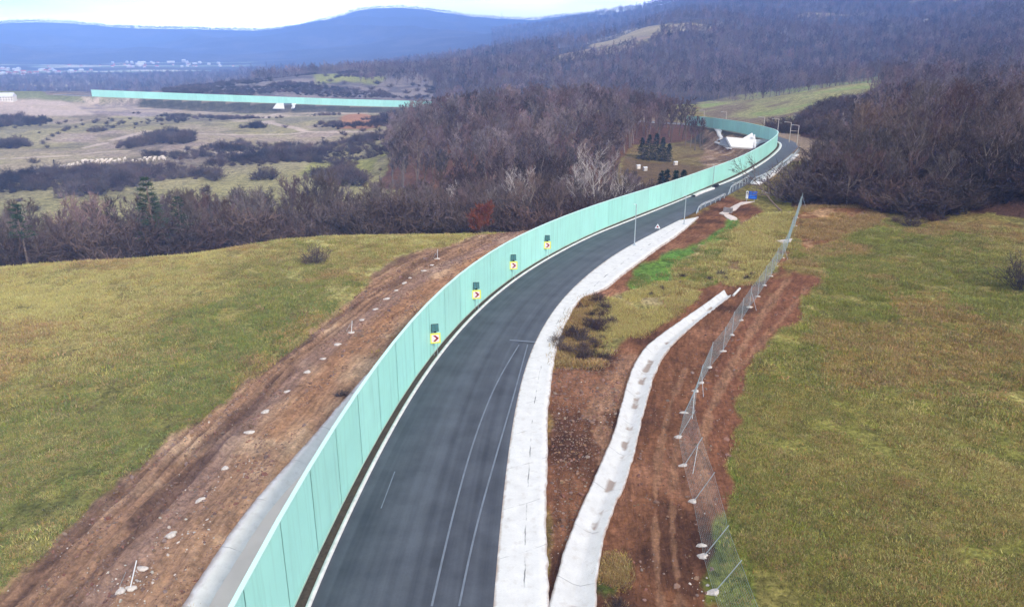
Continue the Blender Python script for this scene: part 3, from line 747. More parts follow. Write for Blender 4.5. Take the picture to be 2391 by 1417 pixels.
# join with the shoulder at its foot
M_lg = concrete('wet_concrete', lin(230, 228, 224, .9), mud=lin(60, 58, 58), crack=.42, mudc=.62, mudw=.03, mudt=.55)
o = ribbon('drainage_ditch', ragged(LG_L, .12, 6), LG_R, M_lg, prof=[(0, -.15), (.004, .07), (.12, .06), (.35, -.22), (.7, -.28), (1, -.05)], n=260)
tag(o, 'grey concrete ditch behind the green barrier holding muddy water', 'ditch')
A_ = resample(LG_L, 90); B__ = resample(LG_R, 90)
tw_ = (.5 - .24 * (1 - sstep(58, 80, np.arange(90)))  - .02 * fbm(np.arange(90), np.arange(90) * 0, 6, 3, 77))[:, None]; wl = (A_ * (1 - tw_) + B__ * tw_)[:80]; wr_ = (A_ * .16 + B__ * .84)[:80]; wr_ = wl * (sstep(60, 80, np.arange(80)))[:, None] + wr_ * (1 - sstep(60, 80, np.arange(80)))[:, None]
wl[:, 2] = -.125; wr_[:, 2] = -.125
M_wat = mat('muddy_water', lin(226, 214, 200, .9), .5, .06, .6, spec=.3)
tag(ribbon('water', wl, wr_, M_wat, prof=[(0, 0), (1, 0)]), kind='structure')

# ------------------------------------------------------------------ noise barrier
def green_mat():
    m = mat('mint_green_panel', lin(176, 240, 225), .5, .03, .5, spec=.35, rand=.05)
    nt, N, K, b = nodes(m); tc = N.new('ShaderNodeTexCoord'); mp = N.new('ShaderNodeMapping'); mp.inputs['Scale'].default_value = (2.2, 2.2, .12); K.new(tc.outputs['Object'], mp.inputs[0])
    n = N.new('ShaderNodeTexNoise'); n.inputs['Scale'].default_value = 1.5; n.inputs['Detail'].default_value = 6; K.new(mp.outputs[0], n.inputs['Vector'])
    r = N.new('ShaderNodeMapRange'); r.inputs['From Min'].default_value = .5; r.inputs['From Max'].default_value = .8; r.inputs['To Max'].default_value = .30; K.new(n.outputs['Fac'], r.inputs['Value'])
    old = b.inputs['Base Color'].links[0].from_socket; x = N.new('ShaderNodeMix'); x.data_type = 'RGBA'; K.new(r.outputs[0], x.inputs['Factor']); K.new(old, x.inputs['A']); x.inputs['B'].default_value = lin(120, 170, 150) + (1,); K.new(x.outputs['Result'], b.inputs['Base Color'])
    return m
M_green = green_mat()
M_cap = mat('pale_cap', lin(205, 245, 235), .5, .05, 1.)
M_post = mat('grey_steel', lin(110, 160, 148), .5, .1, 4., metal=.5)
def barrier(label, s0, s1, pitch, joint=True):
    l = BAR
    n = int(round((s1 - s0) / pitch)); ss = np.linspace(s0, s1, n + 1)
    pts = np.stack([np.interp(ss, BAR_S, l[:, k_]) for k_ in range(3)], 1)
    D = np.hypot(pts[:, 0], pts[:, 1])
    h = np.interp(D, [28, 59, 74, 91, 104, 120, 135, 195, 225, 300, 420, 600], [4.65, 4.25, 3.95, 3.55, 3.3, 3.1, 2.95, 2.95, 3.2, 3.4, 4.0, 4.2])
    root = thing('noise_barrier', label, 'barrier', tuple(pts[0]))
    o0 = pts[0]
    g = 0
    for i in range(n):
        a = pts[i] - o0; b_ = pts[i + 1] - o0; t = (b_ - a)[:2]; Ls = np.linalg.norm(t); t = t / Ls; nn = np.array([t[1], -t[0]]) * .06
        g = np.interp(math.hypot(*pts[i][:2]), [50, 80], [.032, .012]) if joint else .0; a2 = a.copy(); b2 = b_.copy(); a2[:2] += t * g; b2[:2] -= t * g
        off = nn * (0 if i % 2 else .04)
        v = []; f = []
        # horizontally ribbed sheet: shallow profile up the panel
        rows = np.linspace(.02, 1, 12)
        for jx, r in enumerate(rows):
            for q in ((a2, h[i]), (b2, h[i + 1])):
                dd = nn * (1.0 + (.06 if jx % 2 else 0)) + off
                v.append((q[0][0] + dd[0], q[0][1] + dd[1], q[0][2] + q[1] * r))
        for jx in range(len(rows) - 1): f.append((2 * jx, 2 * jx + 1, 2 * jx + 3, 2 * jx + 2))
        bq = len(v)
        for r in (.02, 1):
            for q in ((a2, h[i]), (b2, h[i + 1])): v.append((q[0][0] - nn[0] + off[0], q[0][1] - nn[1] + off[1], q[0][2] + q[1] * r))
        e = 2 * (len(rows) - 1)
        f += [(bq, bq + 2, bq + 3, bq + 1), (e, e + 1, bq + 3, bq + 2), (0, bq, bq + 1, 1)]
        me_ = new_mesh('panel', v, f); link('panel', me_, M_green, root)
    # coping and plinth and dark joints
    c = MB(); tp = [p - o0 + [0, 0, h_ + .03] for p, h_ in zip(pts, h)]
    for i in range(n):
        a, b_ = tp[i], tp[i + 1]; t = (b_ - a)[:2]; t /= np.linalg.norm(t); q = np.array([t[1], -t[0], 0]) * .10
        c.add([a - q, a + q, b_ + q, b_ - q, a - q + [0, 0, .06], a + q + [0, 0, .06], b_ + q + [0, 0, .06], b_ - q + [0, 0, .06]], [(0, 1, 2, 3), (7, 6, 5, 4), (1, 5, 6, 2), (0, 3, 7, 4), (0, 4, 5, 1), (3, 2, 6, 7)])
    c.build('coping', M_cap, root)
    c = MB()
    for i in range(n):
        a, b_ = pts[i] - o0, pts[i + 1] - o0; t = (b_ - a)[:2]; t /= np.linalg.norm(t); q = np.array([t[1], -t[0], 0]) * .09
        c.add([a - q + [0, 0, -.4], a + q + [0, 0, -.4], b_ + q + [0, 0, -.4], b_ - q + [0, 0, -.4], a - q + [0, 0, .09], a + q + [0, 0, .09], b_ + q + [0, 0, .09], b_ - q + [0, 0, .09]], [(0, 1, 2, 3), (7, 6, 5, 4), (1, 5, 6, 2), (0, 3, 7, 4)])
    c.build('plinth', M_plinth, root)
    for i in range(n + 1):
        a = pts[i] - o0; c = MB()
        c.box((a[0], a[1], a[2] + h[i] / 2 - .02), (.06, .10, h[i]), math.atan2(pts[min(i + 1, n)][1] - pts[max(i - 1, 0)][1], pts[min(i + 1, n)][0] - pts[max(i - 1, 0)][0]))
        c.build('post', M_post, root)
    return root
M_plinth = mat('barrier_plinth', lin(178, 196, 180), .8, .15, 1.)
def sd_at(p): return float(BAR_S[int(np.argmin(np.hypot(BAR[:, 0] - p[0], BAR[:, 1] - p[1])))])
s_a = sd_at(BAR[0]) + 12; s_b = sd_at(GD(1600, 297, 300)) + 8
barrier('long mint green noise barrier curving along the asphalt road', s_a, s_b, 4.0)
s_c = sd_at(GD(1000, 253, 500)) - 20; s_d = sd_at(GD(215, 226, 560))
barrier('distant mint green noise barrier crossing the valley above dark embankment', s_c, s_d, 5.6, False)

# ------------------------------------------------------------------ vegetation meshes
def rib(V_, F_, p, d, L_, w, segs=2, droop=0.0, rnd=random):
    """thin tapering twig, bent"""
    p = np.array(p); d = np.array(d) / (np.linalg.norm(d) + 1e-9)
    s = np.cross(d, [rnd.gauss(0, 1), rnd.gauss(0, 1), rnd.gauss(0, 1)]); s /= np.linalg.norm(s) + 1e-9
    b = len(V_)
    for i in range(segs + 1):
        t = i / segs; ww = w * (1 - t * .85)
        V_.append(tuple(p - s * ww)); V_.append(tuple(p + s * ww))
        d = d + np.array([rnd.gauss(0, .18), rnd.gauss(0, .18), rnd.gauss(0, .12) + droop]); d /= np.linalg.norm(d)
        p = p + d * (L_ / segs)
    for i in range(segs): F_.append((b + 2 * i, b + 2 * i + 1, b + 2 * i + 3, b + 2 * i + 2))
    return p
def make_tree(seed, Ht=10, spread=.45, n1_=8, n2_=6, n3_=6, n4_=8, tw=.02, fork=.3, up=.12, lean=0, sticks=1.0):
    r = random.Random(seed); T = MB(); V_ = []; F_ = []
    def vec(az_, el): return np.array([math.cos(az_) * math.cos(el), math.sin(az_) * math.cos(el), math.sin(el)])
    def path(p, d, L_, n, wig, trop):
        pts = [p.copy()]
        for i in range(n):
            d = d + np.array([r.gauss(0, wig), r.gauss(0, wig), r.gauss(0, wig * .6) + trop]); d /= np.linalg.norm(d); p = p + d * L_ / n; pts.append(p.copy())
        return pts
    def at(pts, t):
        x = t * (len(pts) - 1); i = min(int(x), len(pts) - 2); return pts[i] + (pts[i + 1] - pts[i]) * (x - i), (pts[i + 1] - pts[i])
    tr = path(np.array([0, 0, -.4]), vec(r.uniform(0, 6.28), math.pi / 2 - lean), Ht * .78, 7, .07, .05)
    r0 = Ht * .016
    T.tube(tr, [r0 * (1.25 if i == 0 else 1) * (1 - i / 7 * .8) for i in range(8)], 6)
    for a in range(n1_):
        t = fork + (1 - fork) * (a + r.random()) / n1_; p, d = at(tr, t)
        az_ = a * 2.4 + r.uniform(-.4, .4); el = r.uniform(.45, .8) + t * .35
        L1 = Ht * spread * (1.15 - t * .55) * r.uniform(.75, 1.2)
        lim = path(p, vec(az_, el), L1, 4, .13, up)
        ra = r0 * .5 * (1.1 - t * .5); T.tube(lim, [ra * (1 - i / 4 * .8) for i in range(5)], 4, False)
        for b in range(n2_):
            t2 = .25 + .75 * (b + r.random()) / n2_; p2, d2 = at(lim, t2); d2 = d2 / np.linalg.norm(d2)
            L2 = L1 * .5 * (1.2 - t2 * .5) * r.uniform(.7, 1.2)
            br = path(p2, d2 * .9 + vec(r.uniform(0, 6.28), r.uniform(-.1, .9)) * .9, L2, 3, .15, up)
            T.tube(br, [max(.012, ra * .4 * (1 - i / 3 * .75)) for i in range(4)], 3, False)
            for c in range(n3_):
                t3 = .2 + .8 * (c + r.random()) / n3_; p3, d3 = at(br, t3); d3 = d3 / np.linalg.norm(d3)
                L3 = L2 * .55 * r.uniform(.7, 1.2)
                dd = d3 * .8 + vec(r.uniform(0, 6.28), r.uniform(0, 1.1)) * .9
                rib(V_, F_, p3, dd, L3, tw * 1.3, 2, up * .5, r)
                dn = dd / np.linalg.norm(dd)
                for e in range(n4_):
                    q = p3 + dn * L3 * r.uniform(.15, 1); rib(V_, F_, q, dn + vec(r.uniform(0, 6.28), r.uniform(-.2, 1.2)) * 1.0, L3 * r.uniform(.35, .75), tw, 1, .1, r)
    return T, (V_, F_)
def make_bush(seed, Ht=3.0, W=2.2, stems=26, tw=.018, n2_=7, n3_=5):
    r = random.Random(seed); V_ = []; F_ = []
    for a in range(stems):
        az_ = r.uniform(0, 6.28); el = r.uniform(.35, 1.5); L1 = (Ht * math.sin(el) + W * math.cos(el)) * r.uniform(.6, 1.05)
        d = np.array([math.cos(az_) * math.cos(el), math.sin(az_) * math.cos(el), math.sin(el)])
        b0 = np.array([r.gauss(0, W * .12), r.gauss(0, W * .12), -.1])
        rib(V_, F_, b0, d, L1, tw * 2, 3, .03, r)
        for b in range(n2_):
            p = b0 + d * L1 * r.uniform(.25, 1)
            dd = d * .7 + np.array([r.gauss(0, .6), r.gauss(0, .6), r.gauss(.25, .4)]); dd /= np.linalg.norm(dd); L2 = L1 * r.uniform(.2, .4)
            rib(V_, F_, p, dd, L2, tw * 1.3, 2, .05, r)
            for c in range(n3_):
                rib(V_, F_, p + dd * L2 * r.uniform(.2, 1), dd + np.array([r.gauss(0, .8), r.gauss(0, .8), r.gauss(.2, .6)]), L2 * r.uniform(.4, .8), tw, 1, .05, r)
    return V_, F_
def make_conifer(seed, Ht=8, W=2.2, whorls=16, per=9, start=.15, dens=14, droop=.15, tuft=.06):
    r = random.Random(seed); T = MB(); T.tube([(0, 0, -.3), (0, 0, Ht * .5), (0, 0, Ht)], [Ht * .017, Ht * .011, .02], 6); V_ = []; F_ = []
    for w in range(whorls):
        t = start + (1 - start) * (w + r.random() * .6) / whorls; z = Ht * t; Rw = W * (1 - (t - start) / (1 - start)) ** .8 * r.uniform(.75, 1.15) + .15
        for k_ in range(per):
            az_ = r.uniform(0, 6.28); Rb = Rw * r.uniform(.6, 1.1); d = np.array([math.cos(az_), math.sin(az_), -droop + t * .4 + r.gauss(0, .08)])
            T.tube([(0, 0, z), d * Rb + [0, 0, z]], [.03, .01], 3, False)
            for q in range(dens):
                u = r.uniform(.2, 1.0); p = d * Rb * u + [0, 0, z]
                rib(V_, F_, p + np.array([r.gauss(0, .08), r.gauss(0, .08), r.gauss(0, .06)]), np.array([d[0] + r.gauss(0, .8), d[1] + r.gauss(0, .8), r.gauss(.1, .4)]), r.uniform(.25, .5) * (Ht / 9), tuft, 1, 0, r)
    return T, (V_, F_)

BARK = mat('bark', lin(128, 110, 100), .95, .2, 6., rand=.3)
TWIG = mat('twigs', lin(110, 92, 86), .95, .15, 3., rand=.45, stand=True)
TWIGF = mat('twigs_far', lin(124, 104, 102), .95, .15, 3., rand=.5, stand=True)
PALEB = mat('pale_bark', lin(190, 180, 174), .9, .12, 4.)
PALET = mat('pale_twigs', lin(190, 178, 172), .9, .15, 3.)
RUST = mat('rusty_leaves', lin(130, 72, 52), .9, .25, 5.)
BUSHM = mat('bush_twigs', lin(96, 80, 74), .95, .2, 4., rand=.35, stand=True)
NEED = mat('needles', lin(52, 76, 52), .85, .25, 5., rand=.25)
NEEDD = mat('dark_needles', lin(28, 56, 48), .85, .25, 5., rand=.2)

TREES = []
for i, kw in enumerate([dict(Ht=10, spread=.42), dict(Ht=10, spread=.36, up=.2, fork=.35), dict(Ht=10, spread=.48, n1_=9, fork=.22), dict(Ht=10, spread=.40, fork=.4, n1_=9), dict(Ht=10, spread=.5, n1_=7, n2_=7, fork=.18, up=.05)]):
    T, (v, f) = make_tree(100 + i, **kw); TREES.append((T.mesh('trunk'), new_mesh('crown', v, f)))
for a, b in TREES: a.materials.append(BARK); b.materials.append(TWIG)
# tall slim stems for the wood
TALL = []
for i in range(3):
    T, (v, f) = make_tree(200 + i, Ht=10, spread=.24, n1_=9, n2_=5, n3_=5, n4_=5, tw=.03, fork=.45, up=.22); TALL.append((T.mesh('trunk'), new_mesh('crown', v, f)))
for a, b in TALL: a.materials.append(BARK); b.materials.append(TWIG)
def src(name, V_, F_, mats, nsplit=None):
    me_ = new_mesh(name, V_, F_)
    for m in mats: me_.materials.append(m)
    if nsplit is not None:
        mi = np.zeros(len(me_.polygons), np.int32); mi[nsplit:] = 1; me_.polygons.foreach_set('material_index', mi)
    return bpy.data.objects.new(name, me_)
def joined(T, vf, name, m1, m2):
    b = len(T.v); return src(name, T.v + vf[0], list(T.f) + [tuple(i + b for i in q) for q in vf[1]], [m1, m2], len(T.f))
SRC_MID = [joined(*make_tree(300 + i, Ht=10, spread=[.27, .3, .36][i], n1_=8, n2_=5, n3_=4, n4_=4, tw=.04, fork=.4, up=.18), 'wood_tree', BARK, TWIGF) for i in range(3)]
SRC_FAR = [joined(*make_tree(320 + i, Ht=10, spread=[.42, .5, .38][i], n1_=7, n2_=4, n3_=4, n4_=3, tw=.075, fork=.2, up=.12), 'wood_tree', BARK, TWIGF) for i in range(3)]
BUSH = []
for i in range(4):
    v, f = make_bush(400 + i, Ht=[3, 2.6, 3.2, 2.4][i], W=[2.2, 2.6, 1.8, 2.2][i], stems=34, n2_=8, n3_=6, tw=.02); m_ = new_mesh('bush', v, f); m_.materials.append(BUSHM); BUSH.append(m_)
SRC_BUSH = [src('thicket_bush', *make_bush(420 + i, Ht=2.8, W=2.2, stems=30, n2_=8, n3_=5, tw=.03), [BUSHM]) for i in range(4)]

def scatter(name, pts, scl, variants, rz=None, var=None, tilt=.0):
    n = len(pts); me_ = bpy.data.meshes.new(name); me_.vertices.add(n); me_.vertices.foreach_set('co', np.asarray(pts, np.float32).ravel())
    rz = rng.uniform(0, 6.28, n) if rz is None else rz
    rot = np.stack([rng.normal(0, tilt, n), rng.normal(0, tilt, n), rz], 1)
    var = rng.integers(0, len(variants), n) if var is None else var
    a = me_.attributes.new('rot', 'FLOAT_VECTOR', 'POINT'); a.data.foreach_set('vector', rot.astype(np.float32).ravel())
    a = me_.attributes.new('scl', 'FLOAT_VECTOR', 'POINT'); a.data.foreach_set('vector', np.asarray(scl, np.float32).ravel())
    a = me_.attributes.new('pick', 'INT', 'POINT'); a.data.foreach_set('value', var.astype(np.int32))
    o = link(name, me_)
    ng = bpy.data.node_groups.new(name, 'GeometryNodeTree')
    ng.interface.new_socket('Geometry', in_out='INPUT', socket_type='NodeSocketGeometry'); ng.interface.new_socket('Geometry', in_out='OUTPUT', socket_type='NodeSocketGeometry')
    N, K = ng.nodes, ng.links; gi = N.new('NodeGroupInput'); go = N.new('NodeGroupOutput'); jn = N.new('GeometryNodeJoinGeometry')
    def na_(nm, t): q = N.new('GeometryNodeInputNamedAttribute'); q.data_type = t; q.inputs['Name'].default_value = nm; return q.outputs['Attribute']
    r_, s_, p_ = na_('rot', 'FLOAT_VECTOR'), na_('scl', 'FLOAT_VECTOR'), na_('pick', 'INT')
    for k_, ob in enumerate(variants):
        ip = N.new('GeometryNodeInstanceOnPoints'); oi = N.new('GeometryNodeObjectInfo'); oi.inputs['Object'].default_value = ob; oi.inputs['As Instance'].default_value = True
        cm = N.new('FunctionNodeCompare'); cm.data_type = 'INT'; cm.operation = 'EQUAL'; K.new(p_, cm.inputs[2]); cm.inputs[3].default_value = k_
        K.new(gi.outputs[0], ip.inputs['Points']); K.new(oi.outputs['Geometry'], ip.inputs['Instance']); K.new(cm.outputs[0], ip.inputs['Selection'])
        K.new(r_, ip.inputs['Rotation']); K.new(s_, ip.inputs['Scale']); K.new(ip.outputs[0], jn.inputs[0])
    K.new(jn.outputs[0], go.inputs[0])
    md = o.modifiers.new('scatter', 'NODES'); md.node_group = ng
    return o

# ------------------------------------------------------------------ region helper for scattering (world-space polygons)
def wpoly(px, far=True):
    return np.array([(hit(a, b) if far else G(a, b))[:2] for a, b in px])
def inside(x, y, P_):
    ins = np.zeros(x.shape, bool); n = len(P_)
    for i in range(n):
        x1, y1 = P_[i]; x2, y2 = P_[(i + 1) % n]
        if y1 == y2: continue
        ins ^= ((y1 > y) != (y2 > y)) & (x < (x2 - x1) * (y - y1) / (y2 - y1) + x1)
    return ins
def barside(x, y):
    d, s, a, z = dist_line(x, y, RC); return d * s, a
def polar(azr, rr, n):
    a = rng.uniform(azr[0], azr[1], n); r = np.sqrt(rng.uniform(rr[0] ** 2, rr[1] ** 2, n)); return np.sin(a) * r, np.cos(a) * r
A = lambda px, py=250: azel(px, py)[0]
def thin(x, y, dmin):
    """drop points closer than dmin"""
    keep = []; cell = {}
    for i in range(len(x)):
        c = (int(x[i] // dmin), int(y[i] // dmin)); ok = True
        for a in (-1, 0, 1):
            for b in (-1, 0, 1):
                for j_ in cell.get((c[0] + a, c[1] + b), ()):
                    if (x[i] - x[j_]) ** 2 + (y[i] - y[j_]) ** 2 < dmin * dmin: ok = False; break
                if not ok: break
            if not ok: break
        if ok: keep.append(i); cell.setdefault(c, []).append(i)
    return np.array(keep, int)
# ------------------------------------------------------------------ trees
cand = []          # x, y, height, kind(0 spreading,1 slim), zone
front_px, front_D = edA, edD
FRX = [(1845, 485), (2000, 493), (2150, 517), (2250, 507), (2391, 480), (2700, 470)]
FRA = [azel(*p)[0] for p in FRX]; FRD = [math.hypot(*hit(*p)[:2]) for p in FRX]
def add(x, y, h, kind, zone, keep):
    for i in np.where(keep)[0]: cand.append((x[i], y[i], h[i], kind[i] if hasattr(kind, '__len__') else kind, zone))
x, y = polar((A(-150, 450), A(1095, 450)), (96, 166), 3000); fd = np.interp(np.arctan2(x, y), front_px, front_D)
r_ = np.hypot(x, y); k_ = thin(x, y, 4.3); x, y, fd, r_ = x[k_], y[k_], fd[k_], r_[k_]
sd_, _ = barside(x, y); n_ = fbm(x, y, 18, 2, 301)
add(x, y, np.clip(8.0 + 2.5 * n_ + rng.normal(0, 1.4, len(x)), 5, 12.5), 0, 'left', (r_ > fd + 12) & (sd_ < -8) & (n_ > -.45))
x, y = polar((A(1080, 450), A(1500, 450)), (106, 160), 1600); k_ = thin(x, y, 4.2); x, y = x[k_], y[k_]
sd_, _ = barside(x, y); r_ = np.hypot(x, y)
hh = rng.uniform(7.0, 10.5, len(x)) * np.interp(np.arctan2(x, y), [A(1350, 450), A(1500, 450)], [1, .6])
add(x, y, hh, 0, 'mid', (sd_ < -9) & (r_ < 165))
x, y = polar((A(1868, 400), A(2560, 400)), (108, 185), 3000); k_ = thin(x, y, 4.0); x, y = x[k_], y[k_]
sd_, _ = barside(x, y); r_ = np.hypot(x, y); a_ = np.arctan2(x, y)
fr = np.interp(a_, FRA, FRD) + 3
add(x, y, np.clip(rng.normal(9.4, 1.6, len(x)), 6, 13) * np.interp(r_ - fr, [0, 8, 30], [.8, .95, 1.05]) * np.interp(a_, [A(1868, 400), A(1990, 400), A(2150, 400)], [.62, .85, 1.]), (rng.random(len(x)) < .3).astype(int), 'right', (sd_ > 13) & (r_ > fr))
x, y = polar((A(1850, 350), A(1990, 350)), (150, 230), 500); k_ = thin(x, y, 5); x, y = x[k_], y[k_]; sd_, _ = barside(x, y)
add(x, y, rng.uniform(5, 8, len(x)), 0, 'right', (sd_ > 14) & (y > 100))
WPC = wpoly([(885, 440), (905, 400), (925, 330), (1000, 296), (1100, 280), (1400, 274), (1560, 284), (1632, 305), (1610, 322), (1480, 338), (1440, 380), (1430, 470), (1200, 500)])
x, y = polar((A(860, 300), A(1660, 300)), (150, 330), 9000); k_ = thin(x, y, 3.9); x, y = x[k_], y[k_]; sd_, _ = barside(x, y)
edge = np.minimum(1, .7 + .3 * sstep(0, 20, y - 170))
cw_in = (inside(x, y, WPC) | ((np.hypot(x, y) > 255) & (np.arctan2(x, y) > A(1015, 300)) & (np.arctan2(x, y) < A(1600, 300)))) & (sd_ < -8)
add(x, y, rng.uniform(10.5, 14.5, len(x)), 1, 'centre', cw_in)
cand.sort(key=lambda c: math.hypot(c[0], c[1]))
fov = lambda c: -37 * math.pi / 180 < math.atan2(c[0], c[1]) < 37.5 * math.pi / 180
seen = [c for c in cand if fov(c)]
IND, REST = seen[:276], seen[276:] + [c for c in cand if not fov(c)]
cx = np.array([c[0] for c in cand]); cy = np.array([c[1] for c in cand])
zlab = {'left': ('bare brown tree in the tree belt beyond the left meadow', 'bare trees in the belt beyond the left meadow'),
        'mid': ('bare brown tree right behind the long green barrier below the wooded hill', 'bare trees behind the green barrier'),
        'right': ('bare brown tree of the dense wood on the right above the brown soil', 'bare trees of the wood on the right'),
        'centre': ('slim bare tree on the wooded hill in the middle', 'slim bare trees on the middle hill')}
protos = {}
def place_tree(px_, py_, h, kind, zone, lab=None, group=None, pool=None, sx=1.0):
    v = random.randrange(len(TALL) if kind else len(TREES)); key = (kind, v)
    z = float(tz(np.array([px_]), np.array([py_]))[0]) - .1; s = h / 10
    lb, gr = zlab[zone]
    if key not in protos:
        tr, cr = (TALL if kind else TREES)[v]
        t = thing('bare_tree', lb, 'tree', (px_, py_, z), random.uniform(0, 6.28), gr); link('trunk', tr, None, t); link('crown', cr, None, t); protos[key] = t
        t.scale = (s * sx, s * sx, s)
    else: t = dup(protos[key], (px_, py_, z), random.uniform(0, 6.28), lb, gr, (s * sx, s * sx, s))
    return t
for c in IND: place_tree(c[0], c[1], c[2], c[3], c[4], sx=random.uniform(.9, 1.25) if not c[3] else 1)
for px_, py_, h in ((1622, 352, 12.5), (1634, 345, 10.5), (1612, 345, 10), (1640, 338, 9), (1600, 338, 10)):
    q = hit(px_, py_, 170); t = place_tree(q[0], q[1], h, 1, 'centre'); t['label'] = 'slim bare tree in the clearing before the far bend of the green barrier'; t['group'] = 'slim trees before the far bend'
# the rest of the woods, beyond counting
P_, Sc, Vr = [], [], []
def bulk(x, y, h, vs):
    z = tz(x, y) - .2
    for i in range(len(x)):
        P_.append((x[i], y[i], z[i])); s = h[i] / 10; w = s * random.uniform(.9, 1.3); Sc.append((w, w, s)); Vr.append(random.choice(vs))
if REST: bulk(np.array([c[0] for c in REST]), np.array([c[1] for c in REST]), np.array([c[2] for c in REST]), [0, 1, 2])
MEAD = wpoly([(1640, 262), (1632, 240), (1700, 226), (1850, 205), (1960, 192), (2055, 172), (2060, 200), (1990, 232), (1900, 262), (1850, 296), (1800, 294), (1700, 282)])
x, y = polar((A(1830, 300), A(2700, 300)), (170, 470), 14000); k_ = thin(x, y, 4.6); x, y = x[k_], y[k_]; sd_, _ = barside(x, y); r_ = np.hypot(x, y); a_ = np.arctan2(x, y)
ok = (sd_ > 16) & ~inside(x, y, MEAD) & ~((a_ < A(2040, 250)) & (r_ > 205))
keep_ = ok & (fbm(x, y, 30, 3, 901) > -.5); bulk(x[keep_], y[keep_], rng.uniform(6.5, 11, keep_.sum()) * (1 + .3 * fbm(x[keep_], y[keep_], 25, 2, 902)), [0, 1, 3, 4, 5])
# low scrub line above and below the meadow
x, y = polar((A(1640, 220), A(2080, 180)), (400, 520), 5000); k_ = thin(x, y, 4.0); x, y = x[k_], y[k_]; ok = ~inside(x, y, MEAD) & (barside(x, y)[0] > 16) & (np.hypot(x, y) > 415)
bulk(x[ok], y[ok], rng.uniform(2.5, 6.5, ok.sum()), [3, 4, 5])
CL2 = wpoly([(1270, 152), (1300, 128), (1400, 104), (1500, 80), (1535, 82), (1520, 104), (1450, 124), (1340, 142)])
x, y = polar((A(1000, 200), A(2700, 200)), (530, 950), 16000); k_ = thin(x, y, 6.0); x, y = x[k_], y[k_]; a_ = np.arctan2(x, y); r_ = np.hypot(x, y)
ok = ~inside(x, y, CL2) & (barside(x, y)[0] > 10) & (fbm(x, y, 60, 3, 333) > -.55) & ~((a_ < A(1020, 200)) & (r_ < 640))
bulk(x[ok], y[ok], rng.uniform(9, 14, ok.sum()) , [3, 4, 5])
x, y = polar((A(420, 200), A(1040, 200)), (770, 960), 5000); k_ = thin(x, y, 6.5); x, y = x[k_], y[k_]; a_ = np.arctan2(x, y)
ok = (a_ > A(580, 160)) | (np.hypot(x, y) > 870)
bulk(x[ok], y[ok], rng.uniform(9, 13, ok.sum()), [3, 4, 5])
x, y = polar((A(840, 160), A(1040, 200)), (660, 800), 1500); k_ = thin(x, y, 6.); x, y = x[k_], y[k_]; bulk(x, y, rng.uniform(6, 11, len(x)), [3, 4, 5])
x, y = polar((A(560, 160), A(2700, 200)), (940, 1750), 26000); k_ = thin(x, y, 9.0); x, y = x[k_], y[k_]; ok = ~inside(x, y, CL2) & (fbm(x, y, 170, 3, 921) < .33)
bulk(x[ok], y[ok], rng.uniform(9, 19, ok.sum()) * (1 + .35 * fbm(x[ok], y[ok], 60, 2, 922)), [3, 4, 5])
x, y = polar((-.75, A(640, 160)), (880, 1640), 16000); k_ = thin(x, y, 9.0); x, y = x[k_], y[k_]
bulk(x, y, rng.uniform(9, 14, len(x)), [3, 4, 5])
x, y = polar((-.78, A(1480, 60)), (4930, 5330), 9000); k_ = thin(x, y, 15.0); x, y = x[k_], y[k_]; bulk(x, y, rng.uniform(10, 22, len(x)), [3, 4, 5])
x, y = polar((A(1150, 60), A(2700, 60)), (1750, 3000), 18000); k_ = thin(x, y, 15.0); x, y = x[k_], y[k_]
bulk(x, y, rng.uniform(18, 26, len(x)), [3, 4, 5])
wv = scatter('woodland', P_, Sc, SRC_MID + SRC_FAR, var=np.array(Vr)); tag(wv, 'bare brown woodland covering the hills beyond the road', 'woodland', kind='stuff')
# special trees
def special(name, T, vf, m1, m2, px_, py_, label, cat, D=None, scale=1, group=None, z=None):
    q = GD(px_, py_, D) if D else hit(px_, py_); q[2] = float(tz(q[:1], q[1:2])[0]) - .1
    t = thing(name, label, cat, tuple(q), random.uniform(0, 6.28), group)
    T.build('trunk', m1, t); link('crown', new_mesh('crown', *vf), m2, t); t.scale = (scale,) * 3
    return t
bl = ['pale forked birch with bright limbs behind the barrier, left of the others', 'tall whitish birch with twisting limbs below the wooded hill', 'broad white limbed birch standing nearest the clearing', 'slender pale birch beside the broad white limbed one', 'small pale birch low among brown scrub above the rusty shrub']
for i, (px_, D, h) in enumerate(((1052, 124, 9.5), (1205, 128, 12.5), (1398, 126, 14), (1345, 130, 13), (1130, 122, 8.5))):
    special('birch_tree', *make_tree(500 + i, Ht=h, spread=.46, n1_=8, n2_=6, n3_=5, n4_=5, tw=.022, fork=.18, up=.1), PALEB, PALET, px_, 440, bl[i], 'tree', D=D, group='pale birches behind the barrier')
special('pine_tree', *make_conifer(520, Ht=11.5, W=2.9, whorls=13, per=9, start=.28, dens=16, tuft=.05), BARK, NEED, 352, 500, 'tall green pine with layered boughs above the left tree belt', 'tree', D=104)
special('pine_tree', *make_conifer(521, Ht=9, W=2.2, whorls=11, per=7, start=.35, dens=9, tuft=.05), BARK, NEED, 418, 500, 'thin sparse pine just right of the tall layered pine', 'tree', D=106)
special('pine_tree', *make_conifer(522, Ht=8.5, W=1.6, whorls=8, per=6, start=.5, dens=14, tuft=.05), BARK, NEED, 40, 500, 'small green topped pine at the far left of the tree belt', 'tree', D=103)
